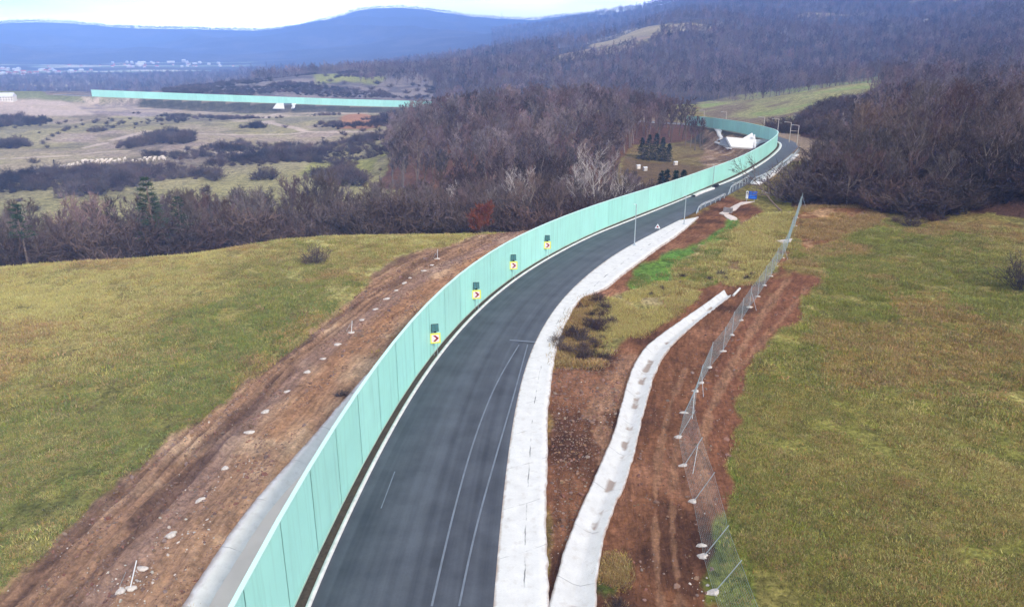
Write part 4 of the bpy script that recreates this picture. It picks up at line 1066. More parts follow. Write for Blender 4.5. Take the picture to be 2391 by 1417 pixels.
for i, (px_, py_, h, sc_) in enumerate(((1498, 372, 6, 1), (1514, 374, 7, 1), (1530, 374, 7.5, 1), (1546, 376, 6.5, 1), (1560, 378, 5, 1))):
    special('spruce_tree', *make_conifer(530 + i, Ht=h, W=2.3, whorls=26, per=9, start=.03, dens=11, tuft=.05, droop=.35), BARK, NEEDD, px_, py_, ['dark spruce at the left end of the row in the clearing', 'dark spruce second in the row in the clearing', 'tallest dark spruce in the middle of the clearing row', 'dark spruce right of the tallest one in the clearing row', 'lowest dark spruce at the right end of the clearing row'][i], 'tree', group='dark spruces in the clearing')
for i, (px_, D, h) in enumerate(((1545, 142, 6.8), (1556, 140, 7), (1578, 144, 6), (1596, 146, 5.2))):
    special('spruce_tree', *make_conifer(540 + i, Ht=h, W=1.9, whorls=26, per=9, start=.03, dens=11, tuft=.05, droop=.35), BARK, NEEDD, px_, 420, ['bushy dark spruce showing over the barrier, leftmost of four', 'full dark spruce showing over the barrier, second of four', 'narrow dark spruce showing over the barrier, third of four', 'lowest dark spruce over the barrier, rightmost of four'][i], 'tree', D=D, group='dark spruces behind the barrier')
for i, (px_, py_) in enumerate(((1150, 150), (1136, 150), (1290, 100), (1192, 152))):
    special('spruce_tree', *make_conifer(550 + i, Ht=17, W=3.5, whorls=10, per=8, start=.05, dens=6, tuft=.25), BARK, NEEDD, px_, py_, 'tiny dark spruce rising above the far wooded ridge', 'tree', D=900, group='lone spruces on the far ridge')
T, vf = make_tree(560, Ht=4.6, spread=.52, n1_=12, n2_=7, n3_=6, n4_=8, tw=.03, fork=.06, up=.05)
special('rusty_shrub', T, vf, BARK, RUST, 1122, 545, 'rusty red leafed shrub tree by the corner of the left meadow', 'shrub', D=97)
def leaning():
    T, vf = make_tree(571, Ht=9.5, spread=.4, n1_=8, n2_=5, n3_=4, n4_=3, tw=.02, fork=.3, up=.02)
    q = G(1822, 492); q[2] = float(tz(q[:1], q[1:2])[0])
    t = thing('leaning_tree', 'dark bare tree leaning over towards the road behind the blue sign', 'tree', tuple(q)); T.build('trunk', BARK, t); link('crown', new_mesh('crown', *vf), TWIG, t)
    t.rotation_euler = (math.radians(-8), math.radians(-52), 0)
leaning()
T = MB(); T.tube([(0, 0, .3), (2.2, .3, .25), (4.3, .4, .15), (6, .9, .1)], [.14, .12, .1, .06], 7); T.tube([(2.2, .3, .3), (3.0, 1.1, .5)], [.06, .02], 5)
q = hit(1778, 452); o = T.build('fallen_log', PALEB, None, tuple(q + [0, 0, .1])); o.rotation_euler = (0, .1, math.radians(-62)); tag(o, 'pale barkless log lying under the dark leaning tree', 'log')

# ------------------------------------------------------------------ bushes
bprot = {}
def place_bush(x, y, s, lab, group, sq=1.0):
    v = random.randrange(4); z = float(tz(np.array([x]), np.array([y]))[0]) - .05
    if v not in bprot:
        o = link('bush', BUSH[v], None, None, (x, y, z)); bprot[v] = o
    else: o = bprot[v].copy(); C.objects.link(o); o.location = (x, y, z)
    o.rotation_euler = (0, 0, random.uniform(0, 6.28)); o.scale = (s, s, s * sq); tag(o, lab, 'bush', group); return o
for px_, py_, s, lab in ((738, 616, .62, 'lone dark bush in the middle of the left meadow'), (2386, 680, .95, 'dark round bush at the right edge of the meadow'),
                         (1386, 545, .0, ''), (378, 594, .28, 'flat dark tuft near the far edge of the left meadow'), (1650, 655, .0, '')):
    if s: q = hit(px_, py_); place_bush(q[0], q[1], s, lab, None)
tot = 0
x, y = polar((A(-60, 350), A(900, 350)), (205, 560), 5000); k_ = thin(x, y, 7.0); x, y = x[k_], y[k_]; c_ = fbm(x, y, 70, 3, 351); r_ = np.hypot(x, y); sd_, _ = barside(x, y)
ok = np.where((c_ > .0) & (sd_ < -20) & (r_ < 470) & (fbm(x, y, 25, 2, 352) > -.1))[0]; rng.shuffle(ok)
TANP = wpoly([(-100, 268), (-100, 232), (0, 234), (60, 232), (140, 231), (180, 248), (225, 268), (120, 272)])
ok = [i for i in ok if not inside(x[i:i + 1], y[i:i + 1], TANP)[0]]
for i in ok[:150]: place_bush(x[i], y[i], random.uniform(.3, .85), 'dark round bush scattered over the valley pasture beyond the tree belt', 'bushes on the valley pasture', .8)
x, y = polar((A(380, 190), A(1000, 190)), (590, 770), 600); k_ = thin(x, y, 14.0); x, y = x[k_], y[k_]; n = 0
for i in range(len(x)):
    if n < 50 and barside(x[i:i + 1], y[i:i + 1])[0][0] > 25: place_bush(x[i], y[i], random.uniform(.8, 1.5), 'small dark bush on the hillside above the distant barrier', 'bushes above the distant barrier', .7); n += 1
BP, BS = [], []
def bulkb(x, y, h, wide=1.1):
    z = tz(x, y) - .1
    for i in range(len(x)):
        s = h[i] / 2.8; BP.append((x[i], y[i], z[i])); BS.append((s * wide, s * wide, s))
def massof(px, sp, h0, h1, far=True):
    W = wpoly(px, far); x0, y0 = W.min(0); x1, y1 = W.max(0); n = int((x1 - x0) * (y1 - y0) / sp / sp * 2.2) + 10
    x = rng.uniform(x0, x1, n); y = rng.uniform(y0, y1, n); k_ = thin(x, y, sp); x, y = x[k_], y[k_]; ok = inside(x + fbm(x, y, 8, 2, 5) * 3, y + fbm(x, y, 8, 2, 6) * 4, W); bulkb(x[ok], y[ok], rng.uniform(h0, h1, ok.sum()))
for px in ([(-60, 425), (90, 400), (200, 402), (300, 392), (420, 398), (520, 412), (525, 420), (400, 425), (340, 424), (240, 462), (100, 463), (150, 444), (-60, 444)],
           [(515, 382), (600, 366), (640, 345), (700, 340), (770, 352), (775, 360), (700, 378), (580, 384)], [(-60, 280), (60, 276), (120, 283), (110, 292), (-60, 302)],
           [(575, 418), (650, 414), (655, 421), (575, 424)], [(340, 318), (400, 310), (460, 318), (450, 337), (350, 342)], [(490, 350), (540, 342), (590, 346), (580, 354), (500, 357)],
           [(200, 309), (245, 302), (250, 307), (210, 312)], [(560, 299), (600, 294), (640, 300), (600, 304)], [(730, 412), (800, 390), (860, 410), (850, 436), (740, 436)],
           [(800, 326), (870, 318), (880, 328), (810, 333)], [(0, 335), (40, 330), (60, 345), (0, 350)], [(870, 292), (900, 272), (930, 268), (940, 280), (910, 290)], [(270, 340), (330, 330), (345, 342), (280, 348)]):
    massof(px, 2.5, 1.0, 3.2)
x, y = polar((A(-60, 350), A(930, 350)), (200, 560), 26000); k_ = thin(x, y, 2.2); x, y = x[k_], y[k_]; sd_, _ = barside(x, y)
ok = ((sd_ < -50) | ((np.hypot(x, y) < 430) & (sd_ < -18))) & (fbm(x, y, 38, 4, 911) + .35 * fbm(x, y, 9, 2, 912) > .27) & ~inside(x, y, TANP); bulkb(x[ok], y[ok], rng.uniform(.5, 1.9, ok.sum()), 1.3)
x, y = polar((A(380, 190), A(1010, 190)), (580, 780), 9000); k_ = thin(x, y, 3.5); x, y = x[k_], y[k_]; sd_, _ = barside(x, y)
ok = (sd_ > 20) & (fbm(x, y, 45, 4, 913) > .05); bulkb(x[ok], y[ok], rng.uniform(.8, 2.4, ok.sum()), 1.5)
x, y = polar((A(-200, 480), A(1100, 480)), (98, 165), 6800); k_ = thin(x, y, 2.0); x, y = x[k_], y[k_]; fd = np.interp(np.arctan2(x, y), front_px, front_D); r_ = np.hypot(x, y)
ok = (r_ > fd + 8.5) & (barside(x, y)[0] < -7) & (r_ < fd + 42 + 10 * fbm(x, y, 15, 2, 9)); bulkb(x[ok], y[ok], rng.uniform(2.6, 5.4, ok.sum()) * (1 + .25 * fbm(x[ok], y[ok], 12, 2, 8)))
x, y = polar((A(1080, 480), A(1530, 450)), (104, 150), 2600); k_ = thin(x, y, 2.2); x, y = x[k_], y[k_]; ok = (barside(x, y)[0] < -7.5); bulkb(x[ok], y[ok], rng.uniform(2.6, 5, ok.sum()))
x, y = polar((A(1845, 480), A(2600, 480)), (108, 165), 5600); k_ = thin(x, y, 2.1); x, y = x[k_], y[k_]; a_ = np.arctan2(x, y); r_ = np.hypot(x, y)
fr = np.interp(a_, FRA, FRD) + 1
ok = (r_ > fr) & (barside(x, y)[0] > 13); bulkb(x[ok], y[ok], rng.uniform(2.2, 4.6, ok.sum()))
x, y = polar((A(1800, 300), A(2060, 300)), (150, 330), 3500); k_ = thin(x, y, 3.); x, y = x[k_], y[k_]
ok = (barside(x, y)[0] > 14) & ~inside(x, y, MEAD) & (np.arctan2(x, y) > A(1760, 320)); bulkb(x[ok], y[ok], rng.uniform(1.6, 3.4, ok.sum()))
for px, sp, a_, b_ in (([(1305, 855), (1310, 790), (1345, 715), (1372, 688), (1405, 688), (1392, 760), (1405, 840)], .75, .35, .95), ([(1500, 700), (1560, 660), (1640, 640), (1690, 650), (1640, 668), (1560, 690)], 1.5, .2, .5),
                       ([(1640, 660), (1700, 640), (1780, 640), (1790, 660), (1720, 668)], .9, .3, .7), ([(2080, 540), (2110, 510), (2200, 500), (2220, 530), (2150, 545)], 1.6, .6, 1.4), ([(1395, 1417), (1405, 1370), (1440, 1350), (1450, 1400)], .6, .25, .5)):
    massof(px, sp, a_, b_, False)
t = rng.uniform(58, 132, 260); o_ = rng.uniform(-4.2, -1.9, 260); nn = normals(BAR); ok = (t > 88) | (o_ < -3.6)
x = np.interp(t, BAR_S, BAR[:, 0]) + np.interp(t, BAR_S, nn[:, 0]) * o_; y = np.interp(t, BAR_S, BAR[:, 1]) + np.interp(t, BAR_S, nn[:, 1]) * o_; ok &= fbm(x, y, 4, 2, 931) > .1; bulkb(x[ok], y[ok], rng.uniform(.25, .65, ok.sum()), 1.3)
tk = scatter('thicket', BP, BS, SRC_BUSH); tag(tk, 'dense brown leafless thicket under and between the bare trees', 'thicket', kind='stuff')

# ------------------------------------------------------------------ grass, dead stalks, rubble
def make_tuft(seed, n=26, h=.3, r0=.22, w=.012, lean_=.5):
    r = random.Random(seed); V_ = []; F_ = []
    for i in range(n):
        a = r.uniform(0, 6.28); q = r0 * math.sqrt(r.random()); p = (q * math.cos(a), q * math.sin(a), -.02)
        rib(V_, F_, p, np.array([math.cos(a) * lean_ * r.random(), math.sin(a) * lean_ * r.random(), 1]), h * r.uniform(.5, 1.1), w, 2, -.25, r)
    return V_, F_
GRM = [mat('grass_green', lin(136, 139, 64), .8, .2, 9, rand=.55), mat('grass_yellow', lin(190, 180, 110), .8, .15, 9, rand=.3), mat('grass_brown', lin(170, 142, 90), .85, .15, 9, rand=.5), mat('grass_lush', lin(108, 134, 58), .8, .15, 9, rand=.2)]
SRC_T = [src('tuft', *make_tuft(600 + i, 26, .125, .30, .011), [GRM[i]]) for i in range(4)]
gp, gs, gv_ = [], [], []
def tufts(x, y, s, v):
    z = tz(x, y)
    gp.append(np.stack([x, y, z], 1)); gs.append(np.stack([s, s, s], 1)); gv_.append(v)
def vpick(x, y, bias=0.):
    q = fbm(x, y, 22, 4, 611) * 1.1 + rng.normal(0, .36, len(x)) + bias; v_ = np.where(q > .2, 1, np.where(q < -.16, 0, 2)); br = (fbm(x, y, 14, 4, 51) + .4 * fbm(x, y, 4, 4, 52) > .12) & (rng.random(len(x)) < .75); return np.where(br, 2, v_)
for az_, rr_, n, s0 in (((-.78, .05), (26, 52), 56000, .95), ((-.70, .02), (52, 104), 80000, 1.35), ((.12, .85), (24, 52), 68000, .95), ((.22, .75), (52, 112), 80000, 1.4)):
    x, y = polar(az_, rr_, n); sd_, ss_ = barside(x, y); w_ = fbm(x, y, 14, 3, 51)
    gi_ = np.interp(np.arctan2(x, y), AZ, np.arange(len(AZ))).round().astype(int); gj_ = np.interp(np.hypot(x, y), R, np.arange(len(R))).round().astype(int)
    ok = (GR[gi_, gj_] > .8) & ((sd_ < -11.5) | (sd_ > 14)) & (fbm(x, y, 2.5, 3, 612) + rng.normal(0, .2, len(x)) > -.25)
    x, y = x[ok], y[ok]; bias = np.where(sd_[ok] < 0, -.22 + .55 * sstep(50, 90, np.hypot(x, y)), .06); lush = (sd_[ok] < -11) & (sd_[ok] > -24) & (np.hypot(x, y) < 75) & (rng.random(len(x)) < .22)
    v = np.where(lush, 3, vpick(x, y, bias)); big_ = np.where(rng.random(len(x)) < .12, 1.7, 1.0); tufts(x, y, s0 * rng.uniform(.5, 1.3, len(x)) * big_, v)
for px, n, v, s0 in ((([(1380, 830), (1370, 770), (1400, 700), (1450, 690), (1540, 660), (1640, 660), (1620, 700), (1560, 740), (1480, 790), (1420, 820)]), 5000, 1, 2.2),
                     (([(1660, 640), (1700, 590), (1720, 540), (1780, 500), (1860, 500), (1850, 550), (1830, 590), (1790, 640), (1760, 660), (1700, 665)]), 6000, 1, 3.0),
                     (([(1470, 660), (1500, 625), (1560, 595), (1640, 575), (1700, 530), (1720, 510), (1700, 600), (1655, 650), (1600, 670), (1540, 690)]), 5000, 3, 1.8),
                     (([(1300, 850), (1310, 790), (1345, 720), (1370, 690), (1400, 690), (1385, 760), (1400, 850)]), 2200, 2, 2.6),
                     (([(1400, 1417), (1410, 1300), (1450, 1290), (1462, 1340), (1440, 1417)]), 420, 2, 1.5), (([(1860, 560), (1850, 520), (1870, 488), (2020, 495), (2060, 520), (1960, 560)]), 3000, 2, 2.6)):
    W = wpoly(px, False); x0, y0 = W.min(0); x1, y1 = W.max(0); x = rng.uniform(x0, x1, n * 3); y = rng.uniform(y0, y1, n * 3); ok = inside(x, y, W) & (fbm(x, y, 3, 3, 620) > -.1)
    x, y = x[ok][:n], y[ok][:n]; vv_ = np.where(rng.random(len(x)) < .3, 2, v); tufts(x, y, s0 * rng.uniform(.5, 1.2, len(x)), vv_)
# weeds on the soil strip by the barrier and on the dark verge
for lo, hi, n, s0, v0 in ((-4.6, -1.6, 5200, 1.7, 2), (.25, .9, 3000, .8, 2), (-14, -11, 2500, .9, 2)):
    t = rng.uniform(12, 150, n); o_ = rng.uniform(lo, hi, n); px_ = np.interp(t, BAR_S, BAR[:, 0]); py_ = np.interp(t, BAR_S, BAR[:, 1]); nn = normals(BAR); nx = np.interp(t, BAR_S, nn[:, 0]); ny = np.interp(t, BAR_S, nn[:, 1])
    x = px_ + nx * o_; y = py_ + ny * o_; ok = (fbm(x, y, 3.2, 3, 630 + n) > .12) & ((t > 92) | (v0 == 0) | (lo > 0) | (lo < -10) | (rng.random(n) < .4)); tufts(x[ok], y[ok], s0 * rng.uniform(.4, 1.2, ok.sum()), np.full(ok.sum(), v0))
g_ = scatter('grass', np.concatenate(gp), np.concatenate(gs), SRC_T, var=np.concatenate(gv_)); tag(g_, 'tufts of green and straw coloured winter grass on the meadows', 'grass', kind='stuff')
def stone(seed, r_=.1):
    r = random.Random(seed); bm = bmesh.new(); bmesh.ops.create_icosphere(bm, subdivisions=1, radius=r_)
    for v in bm.verts: v.co *= r.uniform(.7, 1.25); v.co.z *= .6
    me_ = bpy.data.meshes.new('stone'); bm.to_mesh(me_); bm.free(); return me_
STM = mat('stones', lin(196, 184, 172), .9, .15, 9, rand=.3); CLM = mat('soil_clods', lin(128, 94, 74), .95, .2, 9, rand=.35)
SRC_S = []
for i, m in ((0, STM), (1, CLM), (2, CLM)):
    me_ = stone(700 + i); me_.materials.append(m); SRC_S.append(bpy.data.objects.new('stone', me_))
sx, sy, ss, sv = [], [], [], []
t = rng.uniform(44, 140, 42000); o_ = rng.uniform(-13, -2, 42000); nn = normals(BAR)
x = np.interp(t, BAR_S, BAR[:, 0]) + np.interp(t, BAR_S, nn[:, 0]) * o_; y = np.interp(t, BAR_S, BAR[:, 1]) + np.interp(t, BAR_S, nn[:, 1]) * o_
ok = ((o_ < -5) | (t > 92)) & (o_ > np.interp(t, [0, 57, 68, 73, 80, 87, 94, 102, 108, 114, 122, 135, 150], [-13.6, -13.4, -12.5, -11.9, -11.4, -11.4, -12, -13.8, -15.4, -13.6, -12, -9, -6])) & (fbm(t / 5, o_, .8, 3, 71) + .4 * fbm(t, o_, .9, 2, 72) > -.02); x, y = x[ok], y[ok]
W1 = wpoly([(1282, 1300), (1290, 860), (1400, 780), (1480, 850), (1390, 1120), (1330, 1280)], False); W2 = wpoly([(1410, 1417), (1520, 900), (1640, 760), (1760, 690), (1890, 660), (1740, 900), (1700, 1100), (1650, 1417)], False)
for W in (W1, W2):
    a = rng.uniform(W[:, 0].min(), W[:, 0].max(), 9000); b = rng.uniform(W[:, 1].min(), W[:, 1].max(), 9000); ok = inside(a, b, W); x = np.concatenate([x, a[ok]]); y = np.concatenate([y, b[ok]])
CHm, CHw = chan_mid(CH_L, CH_R); dch, _, sc__, _ = dist_line(x, y, CHm); ok = dch > np.interp(sc__, arclen(CHm), CHw) + .15; x, y = x[ok], y[ok]
sub = rng.random(len(x)) < .9; x, y = x[sub], y[sub]; s = np.clip(rng.lognormal(-1.05, .6, len(x)), .12, 1.9); v = np.where(rng.random(len(x)) < .10, 0, rng.integers(1, 3, len(x)))
s = np.where(v == 0, s * .5, s)
for (a_, b_, n_, w_) in ((290, 1385, 60, .8), (330, 1335, 30, .7), (455, 1250, 50, 1.0), (500, 1130, 30, .7), (600, 1080, 20, .6), (1660, 1377, 18, .5), (1000, 625, 25, .8)):
    q = G(a_, b_); x = np.concatenate([x, q[0] + rng.normal(0, w_, n_)]); y = np.concatenate([y, q[1] + rng.normal(0, w_, n_)]); s = np.concatenate([s, np.clip(rng.lognormal(-.9, .5, n_), .15, 1.2)]); v = np.concatenate([v, np.zeros(n_, int)])
z = tz(x, y)
gr_ = scatter('rubble', np.stack([x, y, z], 1), np.stack([s, s, s], 1), SRC_S, var=v, tilt=.5); tag(gr_, 'small clods and pale stones strewn on the bare soil', 'rubble', kind='stuff')
# ------------------------------------------------------------------ chevron signs
M_yel = mat('yellow_board', lin(246, 240, 80), .5, .03, 3.); M_pink = mat('white_board', lin(246, 225, 228), .5, .03, 3.); M_red = mat('dark_red_mark', lin(150, 8, 24), .5, .05, 5.)
M_solar = mat('solar_cells', lin(44, 104, 104), .25, .1, 8., spec=.6); M_dark = mat('dark_frame', lin(36, 60, 58), .5, .1, 4.); M_galv = mat('galvanised', lin(188, 196, 202), .45, .1, 6., metal=.4)
M_mint = mat('green_pole', lin(120, 178, 168), .5, .1, 6.)
def chevron(loc, rz, label):
    t = thing('chevron_sign', label, 'road sign', tuple(loc), rz, 'chevron signs along the green barrier')
    w = .40; zc = 1.5
    for s in (-1, 1): MB().tube([(s * .14, .06, -.2), (s * .14, .06, 2.15)], .018, 8).build('pole', M_galv, t)
    bd = MB().box((0, .02, zc), (2 * w, .035, .84)).build('board', M_yel, t, bevel=.02)
    MB().box((0, 0, zc), (.60, .012, .60)).build('face', M_pink, bd)
    c = MB(); y = -.012; b = .0
    x0, x1, th, hh = -.18, .13, .17, .25
    prof = [(x0, hh), (x0 + th, hh), (x1 + th * .75, 0), (x0 + th, -hh), (x0, -hh), (x1 - th * .35, 0)]
    v = [(p[0], y - .004, zc + p[1]) for p in prof] + [(p[0], y + .006, zc + p[1]) for p in prof]; n = 6
    c.add(v, [(0, 5, 2, 1), (5, 4, 3, 2), (6, 7, 8, 11), (11, 8, 9, 10)] + [(i, (i + 1) % n, n + (i + 1) % n, n + i) for i in range(n)]); c.build('chevron_mark', M_red, bd)
    rot = np.array([[1, 0, 0], [0, math.cos(.5), -math.sin(.5)], [0, math.sin(.5), math.cos(.5)]])
    rot = np.array([[1, 0, 0], [0, math.cos(-.35), -math.sin(-.35)], [0, math.sin(-.35), math.cos(-.35)]])
    sp = MB().box((0, .08, 2.34), (.56, .03, .60), rot=rot).build('solar_panel', M_dark, t)
    for sx_ in (-.135, .135): MB().box((sx_, .062, 2.335), (.235, .02, .52), rot=rot).build('cell', M_solar, sp)
    MB().box((0, .12, 1.98), (.2, .1, .12)).build('battery_box', M_dark, t)
CHL = ['yellow framed red chevron sign with solar panel, nearest to the viewer', 'yellow framed red chevron sign, second nearest along the green barrier', 'yellow framed red chevron sign, third nearest along the green barrier', 'smallest and farthest yellow framed red chevron sign on the green barrier']
for i, (px_, py_) in enumerate(((1014, 826), (1103, 722), (1192, 650), (1275, 600))):
    q = G(px_, py_); ii = int(np.argmin(np.hypot(BAR[:, 0] - q[0], BAR[:, 1] - q[1]))); nq = normals(BAR)[ii]; q = BAR[ii] + np.array([nq[0] * .42, nq[1] * .42, -.02])
    az_ = math.atan2(q[0], q[1]); chevron(q, -az_ + .12, CHL[i])
# ------------------------------------------------------------------ slim posts on the shoulder, triangle
def slimpost(px_, py_, h, lab, z=0.0):
    q = G(px_, py_); q[2] = .0
    t = thing('lamp_post', lab, 'lamp post', tuple(q), 0, 'slim posts by the road')
    MB().tube([(0, 0, 0), (0, 0, h * .5), (0, 0, h)], [.075, .06, .045], 8).build('pole', M_galv, t)
    MB().box((0, 0, .04), (.34, .34, .08)).build('base_plate', M_galv, t, bevel=.01)
    MB().tube([(0, 0, h - .08), (-.35, 0, h + .02)], .03, 6).build('arm', M_galv, t)
slimpost(1481, 573, 5.0, 'tall slim grey post rising from the white gutter strip, nearest one')
slimpost(1597, 524, 3.9, 'slim grey post at the end of the white gutter strip')
slimpost(1664, 436, 3.6, 'faint slim post beside the black heap at the barrier foot')
M_wh = mat('white_paint', lin(240, 242, 246), .5, .04, 3.)
t = thing('warning_triangle', 'small white triangular sign standing on the asphalt by the gutter', 'road sign', tuple(G(1535, 538) + [0, 0, .04]), -.2)
def tri(w, h, y0, y1, z0): return ([(-w, y0, z0), (w, y0, z0), (0, y0, z0 + h), (-w, y1, z0), (w, y1, z0), (0, y1, z0 + h)], [(0, 1, 2), (5, 4, 3), (0, 3, 4, 1), (1, 4, 5, 2), (2, 5, 3, 0)])
MB().add(*tri(.36, .62, -.02, .02, .22)).build('plate', M_wh, t); MB().add(*tri(.17, .28, -.032, -.022, .33)).build('symbol', M_red, t)
l_ = MB(); 
for s in (-1, 1): MB().tube([(s * .25, .0, .24), (s * .32, .1, 0)], .018, 5).build('leg', M_galv, t)

# ------------------------------------------------------------------ blue board
M_blue = mat('blue_board', lin(24, 96, 214), .45, .1, 2.); M_lb = mat('pale_blue_mark', lin(96, 160, 240), .5, .05, 3.)
q = G(1752, 469); q[2] = float(tz(q[:1], q[1:2])[0])
t = thing('blue_sign_board', 'blue and white road information board on grassy bank beside the asphalt', 'road sign', tuple(q), -math.atan2(q[0], q[1]))
for s in (-.55, .55): MB().box((s, .06, .65), (.08, .08, 2.0)).build('post', M_galv, t)
b1 = MB().box((.28, 0, 1.0), (1.24, .05, 1.15)).build('blue_panel', M_blue, t, bevel=.05)
for z_, w_, x_ in ((1.4, .9, .28), (1.12, 1.0, .3), (.86, .75, .2), (.62, .9, .3)): MB().box((x_, -.034, z_), (w_, .012, .06)).build('text_line', M_lb, b1)
b2 = MB().box((-.56, -.01, 1.0), (.36, .05, 1.15)).build('white_panel', M_wh, t, bevel=.02)
MB().tube([(-.56, -.045, 1.36), (-.56, -.03, 1.36)], .10, 14).build('dot', M_dark, b2)
for z_ in (1.02, .86, .7): MB().box((-.56, -.042, z_), (.12, .01, .05)).build('text_line', M_galv, b2)

# ------------------------------------------------------------------ guard rails
def rail(label, px, h=.8, ends=True, D=None):
    l = resample(smooth_line([G(*p) for p in px], .5), step=1.0); z = tz(l[:, 0], l[:, 1]); l[:, 2] = np.maximum(z, -.1)
    t = thing('guardrail', label, 'guardrail', tuple(l[0])); o0 = l[0]; n = normals(l)
    hs = np.full(len(l), h - .15)
    if ends: hs[0] = .05; hs[1] = h * .45; hs[-1] = h * .6
    v = []; f = []; pr = [(-.02, .16), (.04, .10), (.0, .0), (.04, -.10), (-.02, -.16)]
    for i in range(len(l)):
        for (a, b) in pr: v.append((l[i, 0] - o0[0] - n[i, 0] * a, l[i, 1] - o0[1] - n[i, 1] * a, l[i, 2] - o0[2] + hs[i] + b))
    k_ = len(pr)
    for i in range(len(l) - 1):
        for q_ in range(k_ - 1): f.append((i * k_ + q_, i * k_ + q_ + 1, (i + 1) * k_ + q_ + 1, (i + 1) * k_ + q_))
    r_ = link('rail', new_mesh('rail', v, f), M_rail, t, smooth=True); m = r_.modifiers.new('s', 'SOLIDIFY'); m.thickness = .02
    for i in range(1, len(l) - 1, 2):
        MB().box((l[i, 0] - o0[0] + n[i, 0] * .08, l[i, 1] - o0[1] + n[i, 1] * .08, l[i, 2] - o0[2] + hs[i] / 2 - .1), (.10, .06, hs[i] + .3)).build('post', M_galv, t)
    return t
M_rail = mat('rail_steel', lin(206, 216, 226), .4, .08, 5., metal=.3)
rail('low steel guardrail along the asphalt between gutter end and taller rail', [(1626, 498), (1638, 486), (1665, 474), (1695, 459)], .75)
rail('tall double steel guardrail with curved ends above the blue board', [(1700, 455), (1712, 446), (1728, 437), (1742, 428), (1750, 422)], 1.25)
rail('long steel guardrail on the outer edge leading to the bend', [(1752, 428), (1790, 412), (1826, 391), (1850, 370), (1868, 350)], .85)
JB = EDGE[iE0:iE1].copy()
o = ribbon('concrete_shoulder', offset(JB, .25), offset(JB, 1.9), M_sh, prof=[(0, .0), (.02, .10), (.5, .12), (.98, .1), (1, -.2)]); tag(o, 'pale concrete gutter beside the outer guardrail before the bend', 'gutter')
# left foot of barrier by the far stretch: wide pale kerb block and black heap
kb = [G(1616, 459), G(1636, 450), G(1662, 441)]
kl = resample(smooth_line(kb, .5), step=.5); kl[:, 2] = 0
o = ribbon('kerb_block', offset(kl, -.1), offset(kl, .55), M_kerb, prof=[(0, -.1), (.02, .28), (.98, .26), (1, -.1)]); tag(o, 'long pale concrete block lying on the asphalt before the black heap', 'kerb block')
M_black = mat('black_tarp', lin(26, 26, 32), .6, .2, 6.)
r = random.Random(4); hp = MB(); v = []; nn_ = 9
for i in range(nn_ + 1):
    for j_ in range(5):
        a = math.pi * j_ / 4; rr_ = .38 * math.sin(math.pi * (i + .4) / (nn_ + .8)) * r.uniform(.7, 1.2); v.append(((i / nn_ - .5) * 3.4, math.cos(a) * rr_ * 1.2, math.sin(a) * rr_ - .02))
hp.add(v, [(i * 5 + j_, i * 5 + j_ + 1, (i + 1) * 5 + j_ + 1, (i + 1) * 5 + j_) for i in range(nn_) for j_ in range(4)])
qa, qb = G(1664, 439), G(1677, 433)
o = hp.build('tarp_heap', M_black, None, tuple((qa + qb) / 2 + [0, 0, .08])); o.rotation_euler = (0, 0, math.atan2(qb[1] - qa[1], qb[0] - qa[0])); tag(o, 'small black heap lying at the barrier foot before the bend', 'heap')

# ------------------------------------------------------------------ broken concrete spill gutters near the blue board
M_slab = concrete('slab_concrete', lin(222, 208, 200, .9), crack=2)
for px, lab in (([(1697, 489), (1715, 479), (1730, 472), (1762, 470), (1730, 478), (1718, 490), (1704, 494)], 'pale concrete spillway slab leading down towards the brown thicket'),
                ([(1679, 498), (1692, 491), (1705, 489), (1702, 497), (1692, 501)], 'pale angled concrete gutter piece below the guardrail end'),
                ([(1690, 502), (1702, 500), (1716, 506), (1722, 510), (1706, 513), (1698, 509)], 'loose pale concrete slab lying lowest below the guardrail')):
    pts = [G(*p) for p in px]; c = sum(pts) / len(pts); z = float(tz(c[:1], c[1:2])[0]); n = len(pts)
    v = [(p[0] - c[0], p[1] - c[1], .12) for p in pts] + [(p[0] - c[0], p[1] - c[1], -.3) for p in pts]
    o = MB().add(v, [tuple(range(n))] + [(i, n + i, n + (i + 1) % n, (i + 1) % n) for i in range(n)]).build('concrete_slab', mat('slab', lin(222, 208, 200, .92), .9, .15, 2.), None, (c[0], c[1], z)); tag(o, lab, 'slab')
q = G(1698, 496); q[2] = float(tz(q[:1], q[1:2])[0]); hb = MB(); 
for c_, d_ in (((0, 0, .35), (1.1, .2, .9)), ((-.5, .4, .3), (.18, .8, .8)), ((.5, .4, .3), (.18, .8, .8))): hb.box(c_, d_)
o = hb.build('drain_headwall', mat('grey_concrete', lin(140, 134, 134), .9, .2, 3.), None, tuple(q)); o.rotation_euler = (0, 0, -.5); tag(o, 'small grey concrete drain headwall between two pale slabs', 'headwall')
qa, qb = G(1712, 693), G(1727, 679); o = MB().tube([(0, 0, 0), tuple((qb - qa) + [0, 0, .1])], .11, 10).build('drain_pipe', M_kerb, None, tuple(qa + [0, 0, .14])); tag(o, 'short pale pipe lying at the head of the winding ditch', 'pipe')

